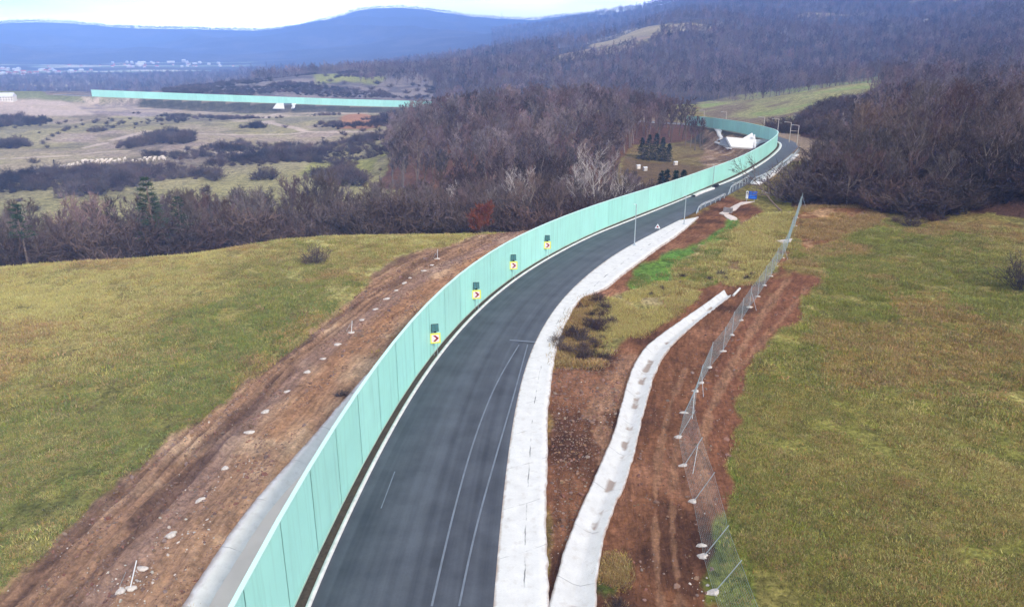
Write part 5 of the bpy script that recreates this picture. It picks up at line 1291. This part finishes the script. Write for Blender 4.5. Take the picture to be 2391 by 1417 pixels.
# ------------------------------------------------------------------ mesh fence with concrete footings on the right
FENCE = [(1700, 1490, 0), (1665, 1377, 1), (1641, 1292, 1), (1638, 1268, 0), (1617, 1170, 1), (1595, 1088, 2), (1584, 1018, 1), (1597, 961, 2), (1624, 910, 2), (1637, 893, 0), (1657, 858, 1), (1688, 819, 1), (1709, 784, 1), (1731, 750, 1), (1750, 719, 2), (1769, 693, 1), (1785, 667, 1), (1800, 644, 1),
         (1813, 620, 1), (1826, 602, 2), (1838, 577, 1), (1843, 560, 0), (1849, 541, 1), (1856, 526, 1), (1861, 510, 1), (1866, 497, 1), (1870, 488, 2)]
fp = []
for px_, py_, k_ in FENCE:
    q = G(px_, py_); q[2] = float(tz(q[:1], q[1:2])[0]); fp.append(q)
q0 = fp[0]
fr_ = thing('mesh_fence', 'leaning wire mesh fence with slim posts on pale concrete footings beside the right meadow', 'fence', tuple(q0))
M_net = mat('fence_wire', lin(150, 172, 176), .5, .1, 5., metal=.3); M_foot = mat('footing_concrete', lin(206, 196, 188, .95), .9, .25, 6.)
def blob(seed, r_=.3):
    r = random.Random(seed); bm = bmesh.new(); bmesh.ops.create_icosphere(bm, subdivisions=2, radius=1)
    ph = [r.uniform(0, 6) for _ in range(4)]
    for v in bm.verts:
        a = math.atan2(v.co.y, v.co.x); k_ = 1 + .18 * math.sin(2 * a + ph[0]) + .14 * math.sin(3 * a + ph[1]) + .08 * math.sin(5 * a + ph[2])
        v.co.x *= r_ * k_ * 1.15; v.co.y *= r_ * k_ * .8; v.co.z = max(v.co.z, -.5) * r_ * .42 * r.uniform(.85, 1.1)
    m_ = bpy.data.meshes.new('footing'); bm.to_mesh(m_); bm.free(); m_.materials.append(M_foot); return m_
BL = [blob(k_, .26) for k_ in range(4)]
fh = 2.0; lean_v = []
for i, q in enumerate(fp):
    D = math.hypot(q[0], q[1]); lean = np.interp(D, [24, 33, 45, 52, 60], [.60, .55, .42, .05, 0.0]); lean_v.append(np.array([math.sin(lean) * fh, .0, math.cos(lean) * fh]))
for i, q in enumerate(fp):
    k_ = FENCE[i][2]
    if k_ or i == 0:
        o = MB().tube([(0, 0, -.1), tuple(lean_v[i] * 1.03)], .024 if k_ == 2 else .02, 6).build('post', M_galv, fr_, tuple(q - q0))
    f = link('footing', BL[i % 4], None, fr_, tuple(q - q0)); s = random.uniform(.7, 1.05); f.scale = (s, s, s); f.rotation_euler = (0, 0, random.uniform(-.4, .4))
    if k_ == 2: MB().tube([tuple(lean_v[i] * .8), (.35, -.9, 0)], .016, 5).build('brace', M_galv, fr_, tuple(q - q0))
net = MB(); rows = 17
for i in range(len(fp) - 1):
    a, b = fp[i] - q0, fp[i + 1] - q0; La = np.linalg.norm(b - a); n = max(1, int(La / .13))
    for r_ in range(rows):
        u = .03 + .95 * r_ / (rows - 1); m_ = (a + lean_v[i] * u + b + lean_v[i + 1] * u) / 2 + [0, 0, -.03 * (r_ % 3)]
        net.tube([a + lean_v[i] * u, m_, b + lean_v[i + 1] * u], .0035 if 0 < r_ < rows - 1 else .007, 3, False)
    for j_ in range(n):
        t_ = j_ / n; p = a * (1 - t_) + b * t_; lv_ = lean_v[i] * (1 - t_) + lean_v[i + 1] * t_; net.tube([p + lv_ * .03, p + lv_ * .98], .0028, 3, False)
net.build('netting', M_net, fr_)
pts = [G(1812, 562), G(1850, 557), G(1846, 564), G(1828, 569)]; c = sum(pts) / 4; c[2] = float(tz(c[:1], c[1:2])[0]); v = [(p[0] - c[0], p[1] - c[1], .16) for p in pts] + [(p[0] - c[0], p[1] - c[1], -.2) for p in pts]
o = MB().add(v, [(0, 1, 2, 3), (0, 4, 5, 1), (1, 5, 6, 2), (2, 6, 7, 3), (3, 7, 4, 0)]).build('concrete_slab', M_foot, None, tuple(c)); tag(o, 'broad pale slab lying across the line of the mesh fence', 'slab')
# loose footings in a row on the left soil strip
LF = [(283, 1388), (332, 1328), (400, 1250), (467, 1164), (525, 1090), (583, 1012), (620, 964), (672, 914), (718, 871), (755, 836), (788, 802), (847, 747), (877, 723), (903, 700), (925, 680), (944, 662), (957, 650), (990, 632), (1008, 617)]
for i, (px_, py_) in enumerate(LF):
    q = G(px_, py_); q[2] = float(tz(q[:1], q[1:2])[0]) + .03
    o = link('concrete_footing', BL[i % 4], None, None, tuple(q)); s = random.uniform(.75, 1.1); o.scale = (s, s, s); o.rotation_euler = (0, 0, random.uniform(-.5, 1.))
    tag(o, 'flat pale concrete footing in the row on the churned soil left of the barrier', 'footing', 'concrete footings on the left soil strip')
for (px_, py_, tx, ty, lab) in ((302, 1376, 318, 1311, 'thin white leaning post standing in rubble at the lower left'), (820, 775, 822, 750, 'short white post on a footing halfway up the soil strip'), (1021, 601, 1022, 583, 'white post with slanting brace at the far end of the footing row')):
    q = G(px_, py_); q[2] = float(tz(q[:1], q[1:2])[0]); a_, s_ = azel(tx, ty); D = math.hypot(q[0], q[1]); p = np.array([math.sin(a_) * D, math.cos(a_) * D, CAMH + s_ * D]) - q
    t = thing('fence_post', lab, 'post', tuple(q)); MB().tube([(0, 0, -.1), tuple(p * 1.05)], .026, 6).build('post', M_wh, t)
    MB().tube([(0, 0, .9), (-.5, .1, 0)], .012, 5).build('brace', M_galv, t); f = link('footing', BL[1], None, t)

# ------------------------------------------------------------------ lamp frames along the outer edge of the far bend
M_lamp = mat("pale_pole", lin(200, 186, 176), .6, .1, 4.)
for i, (px_, D, ty, arm, lab) in enumerate(((1645, 284, 258, -1, 'first slim lamp post from the left behind the far barrier'), (1697, 258, 262, -1, 'second slim lamp post from the left behind the far barrier'), (1786, 226, 274, -1, 'third slim lamp post behind the far barrier'),
        (1819, 214, 278, -1, 'lamp post standing right where the barrier turns'), (1848, 206, 286, -1, 'lamp post just right of the barrier turn'), (1866, 196, 293, 1, 'rightmost lamp post with two arms by the wood'))):
    a_, s_ = azel(px_, ty); x_, y_ = math.sin(a_) * D, math.cos(a_) * D; z_ = float(tz(np.array([x_]), np.array([y_]))[0]); h = max(3.5, CAMH + s_ * D - z_)
    t = thing('lamp_post', lab, 'lamp post', (x_, y_, z_), -a_, 'lamp posts on the far bend')
    MB().tube([(0, 0, -.2), (0, 0, h)], [.10, .07], 8).build('pole', M_lamp, t)
    am = MB().tube([(0, 0, h - .05), (-1.5, 0, h + .05)], .06, 6).build('arm', M_lamp, t); MB().box((-1.45, 0, h + .02), (.5, .18, .10)).build('lamp_head', M_galv, t)
    if arm == 1: MB().tube([(0, 0, h - 1.4), (-1.7, 0, h - 1.35)], .05, 6).build('arm', M_lamp, t)

# ------------------------------------------------------------------ underpass walls inside the bend
M_wall = mat('retaining_concrete', lin(226, 224, 222, .95), .85, .06, 1.2, bump=.2)
def slabwall(name, corners, th, m, parent, o0):
    c = [np.array(p) for p in corners]; nrm = np.cross(c[1] - c[0], c[3] - c[0]); nrm /= np.linalg.norm(nrm); v = [p - o0 for p in c] + [p - o0 + nrm * th for p in c]; n = len(c)
    return MB().add(v, [tuple(range(n)), tuple(range(2 * n - 1, n - 1, -1))] + [(i, n + i, n + (i + 1) % n, (i + 1) % n) for i in range(n)]).build(name, m, parent)
o0 = GD(1730, 342, 205)
t = thing('underpass', 'white concrete underpass mouth with wing walls inside the far bend', 'underpass', tuple(o0))
M_wshade = mat('shaded_wall', lin(150, 156, 162), .85, .1, 2.)  # darker copy of the wall concrete, shade put into its colour
slabwall('wing_wall', [GD(1706, 346, 199), GD(1764, 350, 204), GD(1764, 329, 206), GD(1694, 323, 203)], .4, M_wall, t, o0)
slabwall('wing_wall', [GD(1727, 329, 206.5), GD(1762, 331, 208), GD(1756, 314, 210), GD(1755, 313, 210)], .4, M_wall, t, o0)
slabwall('shaded_abutment', [GD(1764, 350, 204), GD(1800, 352, 206), GD(1800, 331, 210), GD(1764, 328, 207)], .4, M_wshade, t, o0)
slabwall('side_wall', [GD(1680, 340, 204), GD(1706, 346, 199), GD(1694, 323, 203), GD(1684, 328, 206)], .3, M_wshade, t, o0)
slabwall('pillar', [GD(1761, 350, 203), GD(1765, 350, 203), GD(1763, 318, 208), GD(1760, 318, 208)], .5, M_wall, t, o0)
# stepped concrete gutter down the slope
gl = [GD(1674, 304, 262)] + [hit(a, b) for a, b in ((1682, 316), (1688, 324), (1673, 331), (1684, 337), (1701, 343))] + [hit(1708, 350, 184)]
GL = resample(np.array(gl), step=1.0); GL[:, 2] = tz(GL[:, 0], GL[:, 1]) + .15
o = ribbon('concrete_gutter', offset(GL, -.9), offset(GL, .9), M_kerb, prof=[(0, -.3), (.05, .1), (.5, 0), (.95, .1), (1, -.3)]); tag(o, 'zigzag pale concrete gutter running down the earth slope inside the bend', 'gutter')
# distant underpass through the embankment
o0 = GD(665, 258, 512)
t = thing('underpass', 'small white underpass with sloping wing walls under the distant barrier', 'underpass', tuple(o0))
slabwall('wing_wall', [GD(637, 255, 510), GD(664, 256, 512), GD(662, 243, 517), GD(646, 243, 517)], .6, M_wall, t, o0)
slabwall('wing_wall', [GD(681, 256, 512), GD(687, 254, 510), GD(692, 243, 517), GD(683, 243, 517)], .6, M_wall, t, o0)
slabwall('shaded_abutment', [GD(664, 256, 513), GD(681, 256, 513), GD(683, 243, 518), GD(662, 243, 518)], .5, mat('opening_shade', lin(96, 104, 112), .9, .2, 2.), t, o0)  # dark slab between the wings, painted as the shade of the opening

# ------------------------------------------------------------------ sheep
def sheep():
    bm = bmesh.new()
    def ball(c, s, sub=2):
        r = bmesh.ops.create_icosphere(bm, subdivisions=sub, radius=1)
        for v in r['verts']: v.co = v.co * 1; v.co.x = v.co.x * s[0] + c[0]; v.co.y = v.co.y * s[1] + c[1]; v.co.z = v.co.z * s[2] + c[2]
    ball((0, 0, .62), (.50, .25, .27)); ball((.46, 0, .74), (.20, .13, .15)); ball((.66, 0, .66), (.14, .07, .08)); ball((-.50, 0, .58), (.10, .06, .12), 1)
    for x in (-.32, .32):
        for y in (-.13, .13):
            bmesh.ops.create_cone(bm, cap_ends=True, segments=6, radius1=.035, radius2=.06, depth=.5, matrix=__import__('mathutils').Matrix.Translation((x, y, .25)))
    for y in (-.09, .09): ball((.60, y, .74), (.05, .06, .02), 1)
    m_ = bpy.data.meshes.new('sheep'); bm.to_mesh(m_); bm.free(); return m_
M_wool = mat('cream_wool', lin(236, 222, 208), .95, .08, 8.); sm = sheep(); sm.materials.append(M_wool)
W = wpoly([(134, 392), (170, 386), (200, 377), (240, 376), (300, 373), (380, 369), (386, 375), (330, 379), (280, 384), (210, 391), (150, 397)])
x = rng.uniform(W[:, 0].min(), W[:, 0].max(), 12000); y = rng.uniform(W[:, 1].min(), W[:, 1].max(), 12000); ok = inside(x, y, W) & (fbm(x, y, 7, 2, 801) > -.2); x, y = x[ok], y[ok]; k_ = thin(x, y, 1.45)[:180]; x, y = x[k_], y[k_]; z = tz(x, y)
for i in range(len(x)):
    o = bpy.data.objects.new('sheep', sm); C.objects.link(o); o.location = (x[i], y[i], z[i]); o.rotation_euler = (0, 0, random.gauss(.1, .9)); s = random.uniform(.85, 1.1); o.scale = (s, s, s)
    tag(o, 'cream white sheep grazing with the flock on the valley pasture', 'sheep', 'flock of sheep in the valley')
# shepherd, far off
def person(loc):
    me_ = bpy.data.meshes.new('person'); V_ = [(0, 0, .95), (0, 0, 1.2), (0, .02, 1.42), (0, .02, 1.55), (0, .03, 1.68), (.1, 0, .9), (.12, .03, .5), (.12, 0, .04), (-.1, 0, .9), (-.13, -.04, .5), (-.13, -.06, .04), (.2, 0, 1.4), (.26, .03, 1.12), (.27, .1, .88), (-.2, 0, 1.4), (-.27, .03, 1.12), (-.3, .12, .9), (.12, .14, .03), (-.13, .1, .03)]
    E_ = [(0, 1), (1, 2), (2, 3), (3, 4), (0, 5), (5, 6), (6, 7), (0, 8), (8, 9), (9, 10), (2, 11), (11, 12), (12, 13), (2, 14), (14, 15), (15, 16), (7, 17), (10, 18)]
    rad = [.15, .14, .13, .06, .10, .09, .06, .045, .09, .06, .045, .06, .045, .035, .06, .045, .035, .04, .04]
    me_.from_pydata(V_, E_, []); o = link('person', me_, mat('dark_clothes', lin(48, 44, 48), .9, .1, 5.), None, loc)
    o.modifiers.new('skin', 'SKIN'); sv_ = me_.skin_vertices[0].data
    for i, r_ in enumerate(rad): sv_[i].radius = (r_, r_)
    sv_[0].use_root = True; m_ = o.modifiers.new('sub', 'SUBSURF'); m_.levels = 1; m_.render_levels = 1
    tag(o, 'person in dark clothes standing left of the sheep flock', 'person')
q = hit(127, 384); person(tuple(q))

# ------------------------------------------------------------------ houses far off
M_hw = mat('house_wall', lin(214, 206, 196), .9, .1, .3, rand=.25); M_rr = mat('red_roof', lin(190, 84, 66), .9, .2, .5, rand=.2); M_rg = mat('pale_roof', lin(214, 216, 222), .8, .1, .5, rand=.1); M_win = mat('window_glass', lin(50, 60, 76), .3, .1, 1.)
def house(Lx, Ly, hz, roofm, wins=True):
    w_ = MB().box((0, 0, hz / 2 - 1), (Lx, Ly, hz + 2)).mesh('wall'); w_.materials.append(M_hw); a, b, e = Lx / 2 + .4, Ly / 2 + .5, hz; p_ = hz + Ly * .38
    r_ = MB().add([(-a, -b, e), (a, -b, e), (a, b, e), (-a, b, e), (-a, 0, p_), (a, 0, p_)], [(0, 1, 5, 4), (2, 3, 4, 5), (0, 4, 3), (1, 2, 5), (3, 2, 1, 0)]).mesh('roof'); r_.materials.append(roofm)
    wd = MB()
    for i in range(max(2, int(Lx / 3.2))):
        for f_ in range(max(1, int(hz / 2.9))):
            wd.box((-Lx / 2 + Lx * (i + .5) / max(2, int(Lx / 3.2)), -Ly / 2 - .02, 1.5 + f_ * 2.8), (1.1, .1, 1.3))
    wm = wd.mesh('window'); wm.materials.append(M_win); return w_, r_, wm
HK = [house(11, 8, 4.5, M_rr), house(12, 9, 6, M_rg), house(9, 8, 4, M_rr), house(30, 12, 6, M_rg), house(14, 10, 8, M_rg)]
def put_house(k_, loc, rz, label, group, s=1.0, name='house'):
    t = thing(name, label, 'house', loc, rz, group); t.scale = (s, s, s)
    for nm, m_ in zip(('wall', 'roof', 'window'), HK[k_]): link(nm, m_, None, t)
    return t
r = random.Random(9)
for i in range(40):
    px_ = r.choice([r.uniform(-20, 70), r.uniform(0, 140), r.uniform(30, 170), r.uniform(120, 240)]); D = r.uniform(1750, 2150) if px_ < 110 else r.uniform(1850, 2350)
    a_ = azel(px_, 165)[0]; x_, y_ = math.sin(a_) * D, math.cos(a_) * D; z_ = float(tz(np.array([x_]), np.array([y_]))[0])
    put_house(r.choice([0, 1, 2, 2, 4]), (x_, y_, z_), r.uniform(0, 3.1), 'tiny village house on the far plain at the left', 'village houses at the left', r.uniform(.5, .85))
for i in range(42):
    px_ = r.uniform(250, 545); D = r.uniform(2150, 2550); a_ = azel(px_, 155)[0]; x_, y_ = math.sin(a_) * D, math.cos(a_) * D; z_ = float(tz(np.array([x_]), np.array([y_]))[0])
    put_house(r.choice([3, 0, 4, 1, 1, 2]), (x_, y_, z_), r.uniform(-.8, .8), 'pale building in the row on the far plain', 'pale buildings on the far plain', r.uniform(.4, .7))
for px_, py_, lab in ((2090, 66, 'pale house high in the hazy wood at the right'), (2076, 74, 'lower pale house in the hazy wood at the right'), (2160, 62, 'lone pale house right of the pair in the hazy wood')):
    q = hit(px_, py_, 900); put_house(1, tuple(q + [0, 0, 6]), .5, lab, None, .4)
q = hit(8, 236, 300); t = put_house(3, tuple(q), .15, 'long white roofed farm shed at the far left above the ploughed field', None, .45)
for px_, py_, lab in ((131, 209, 'small white box on the skyline, left of the other'), (163, 210, 'small white box van shape on the skyline at the track')):
    q = hit(px_, py_ + 3, 300); t = thing('white_container', lab, 'container', tuple(q + [0, 0, .1]), .2); MB().box((0, 0, 1.2), (2.6, 2.0, 2.2)).build('body', M_wh, t, bevel=.08); MB().box((0, -1.01, 1.1), (.8, .05, 1.8)).build('door', M_galv, t)
for px_, py_, lab in ((1490, 394, 'white garden cabin leftmost in the clearing'), (1506, 399, 'small white hut right of the garden cabin'), (1577, 386, 'low pale hut on the green grass of the clearing')):
    q = hit(px_, py_, 150); t = thing('hut', lab, 'hut', tuple(q), .4); t.scale = (.4, .4, .42); MB().box((0, 0, .9), (2.4, 1.8, 2.0)).build('wall', M_hw, t); MB().add([(-1.4, -1.1, 1.9), (1.4, -1.1, 1.9), (1.4, 1.1, 1.9), (-1.4, 1.1, 1.9), (-1.4, 0, 2.5), (1.4, 0, 2.5)], [(0, 1, 5, 4), (2, 3, 4, 5), (0, 4, 3), (1, 2, 5), (3, 2, 1, 0)]).build('roof', M_rg, t)
# mast on the skyline
a_, s_ = azel(1171, 42); D = 5150; x_, y_ = math.sin(a_) * D, math.cos(a_) * D; z_ = float(tz(np.array([x_]), np.array([y_]))[0])
t = thing('radio_mast', 'thin radio mast on the skyline right of the blue summit', 'mast', (x_, y_, z_ - 4)); mm = MB()
for k_ in range(3):
    aa = k_ * 2.09; mm.tube([(math.cos(aa) * 3, math.sin(aa) * 3, 0), (math.cos(aa) * .8, math.sin(aa) * .8, 44)], [1.0, .5], 4)
mm.build('lattice', mat('mast_steel', lin(90, 96, 110), .6, .1, 1.), t); MB().tube([(0, 0, 40), (0, 0, 52)], .5, 6).build('antenna', M_galv, t)

# ------------------------------------------------------------------ air, sky, sun, camera
HZ = MB().add([(-5980, -5980, -260), (5980, -5980, -260), (5980, 5980, -260), (-5980, 5980, -260), (-5980, -5980, 350), (5980, -5980, 350), (5980, 5980, 350), (-5980, 5980, 350)],
              [(3, 2, 1, 0), (4, 5, 6, 7), (0, 1, 5, 4), (1, 2, 6, 5), (2, 3, 7, 6), (3, 0, 4, 7)])
m = bpy.data.materials.new('haze'); m.use_nodes = True; nt = m.node_tree; nt.nodes.clear()
out = nt.nodes.new('ShaderNodeOutputMaterial'); pv = nt.nodes.new('ShaderNodeVolumePrincipled')
pv.inputs['Color'].default_value = (.25, .46, 1.0, 1); pv.inputs['Density'].default_value = 3.8e-4
pv.inputs['Anisotropy'].default_value = -0.6
nt.links.new(pv.outputs[0], out.inputs['Volume'])
o = HZ.build('haze', m); tag(o, kind='stuff'); o['label'] = 'blue winter haze filling the valley'
SUN_EL, SUN_AZ = math.radians(36), math.radians(145)
w = bpy.data.worlds.new('World'); S.world = w; w.use_nodes = True; nt = w.node_tree; N, K = nt.nodes, nt.links; bg = N['Background']
sky = N.new('ShaderNodeTexSky'); sky.sky_type = 'NISHITA'; sky.sun_disc = False; sky.sun_elevation = SUN_EL; sky.sun_rotation = SUN_AZ; sky.air_density = 1.0; sky.dust_density = 1.5
tc = N.new('ShaderNodeTexCoord'); mp = N.new('ShaderNodeMapping'); mp.inputs['Scale'].default_value = (1.2, 1.2, 9); mp.inputs['Rotation'].default_value = (0.02, .10, 0); K.new(tc.outputs['Generated'], mp.inputs[0])
no = N.new('ShaderNodeTexNoise'); no.inputs['Scale'].default_value = 2.2; no.inputs['Detail'].default_value = 5; no.inputs['Roughness'].default_value = .45; K.new(mp.outputs[0], no.inputs['Vector'])
mr = N.new('ShaderNodeMapRange'); mr.inputs['From Min'].default_value = .34; mr.inputs['From Max'].default_value = .56; K.new(no.outputs['Fac'], mr.inputs['Value'])
mx = N.new('ShaderNodeMix'); mx.data_type = 'RGBA'; K.new(mr.outputs[0], mx.inputs['Factor']); K.new(sky.outputs[0], mx.inputs['A']); mx.inputs['B'].default_value = (7.9, 7.9, 8.2, 1)
sx_ = N.new('ShaderNodeSeparateXYZ'); K.new(tc.outputs['Generated'], sx_.inputs[0]); hr = N.new('ShaderNodeMapRange'); hr.inputs['From Min'].default_value = -.02; hr.inputs['From Max'].default_value = .18
hr.inputs['To Min'].default_value = 9.5; hr.inputs['To Max'].default_value = 1.0; hr.interpolation_type = 'SMOOTHSTEP'; K.new(sx_.outputs['Z'], hr.inputs['Value'])
vs_ = N.new('ShaderNodeVectorMath'); vs_.operation = 'SCALE'; K.new(mx.outputs['Result'], vs_.inputs[0]); K.new(hr.outputs[0], vs_.inputs['Scale']); K.new(vs_.outputs[0], bg.inputs['Color']); bg.inputs['Strength'].default_value = .13
sl = bpy.data.lights.new('sun', 'SUN'); sl.energy = 2.7; sl.angle = math.radians(5); sl.color = (1, .94, .85); so = bpy.data.objects.new('sun', sl); C.objects.link(so)
dv_ = __import__('mathutils').Vector((math.sin(SUN_AZ) * math.cos(SUN_EL), math.cos(SUN_AZ) * math.cos(SUN_EL), math.sin(SUN_EL)))
so.rotation_euler = dv_.to_track_quat('Z', 'Y').to_euler(); so.location = (0, 0, 60)
cd = bpy.data.cameras.new('camera'); cam = bpy.data.objects.new('camera', cd); C.objects.link(cam); S.camera = cam
cam.location = (0, 0, CAMH); cam.rotation_euler = (math.pi / 2 - P, 0, 0); cd.sensor_width = 36; cd.lens = 36 * F / 2391; cd.clip_start = .5; cd.clip_end = 40000
S.view_settings.view_transform = 'Standard'; S.view_settings.look = 'None'; S.view_settings.exposure = .32; S.view_settings.gamma = 1
S.cycles.volume_bounces = 2
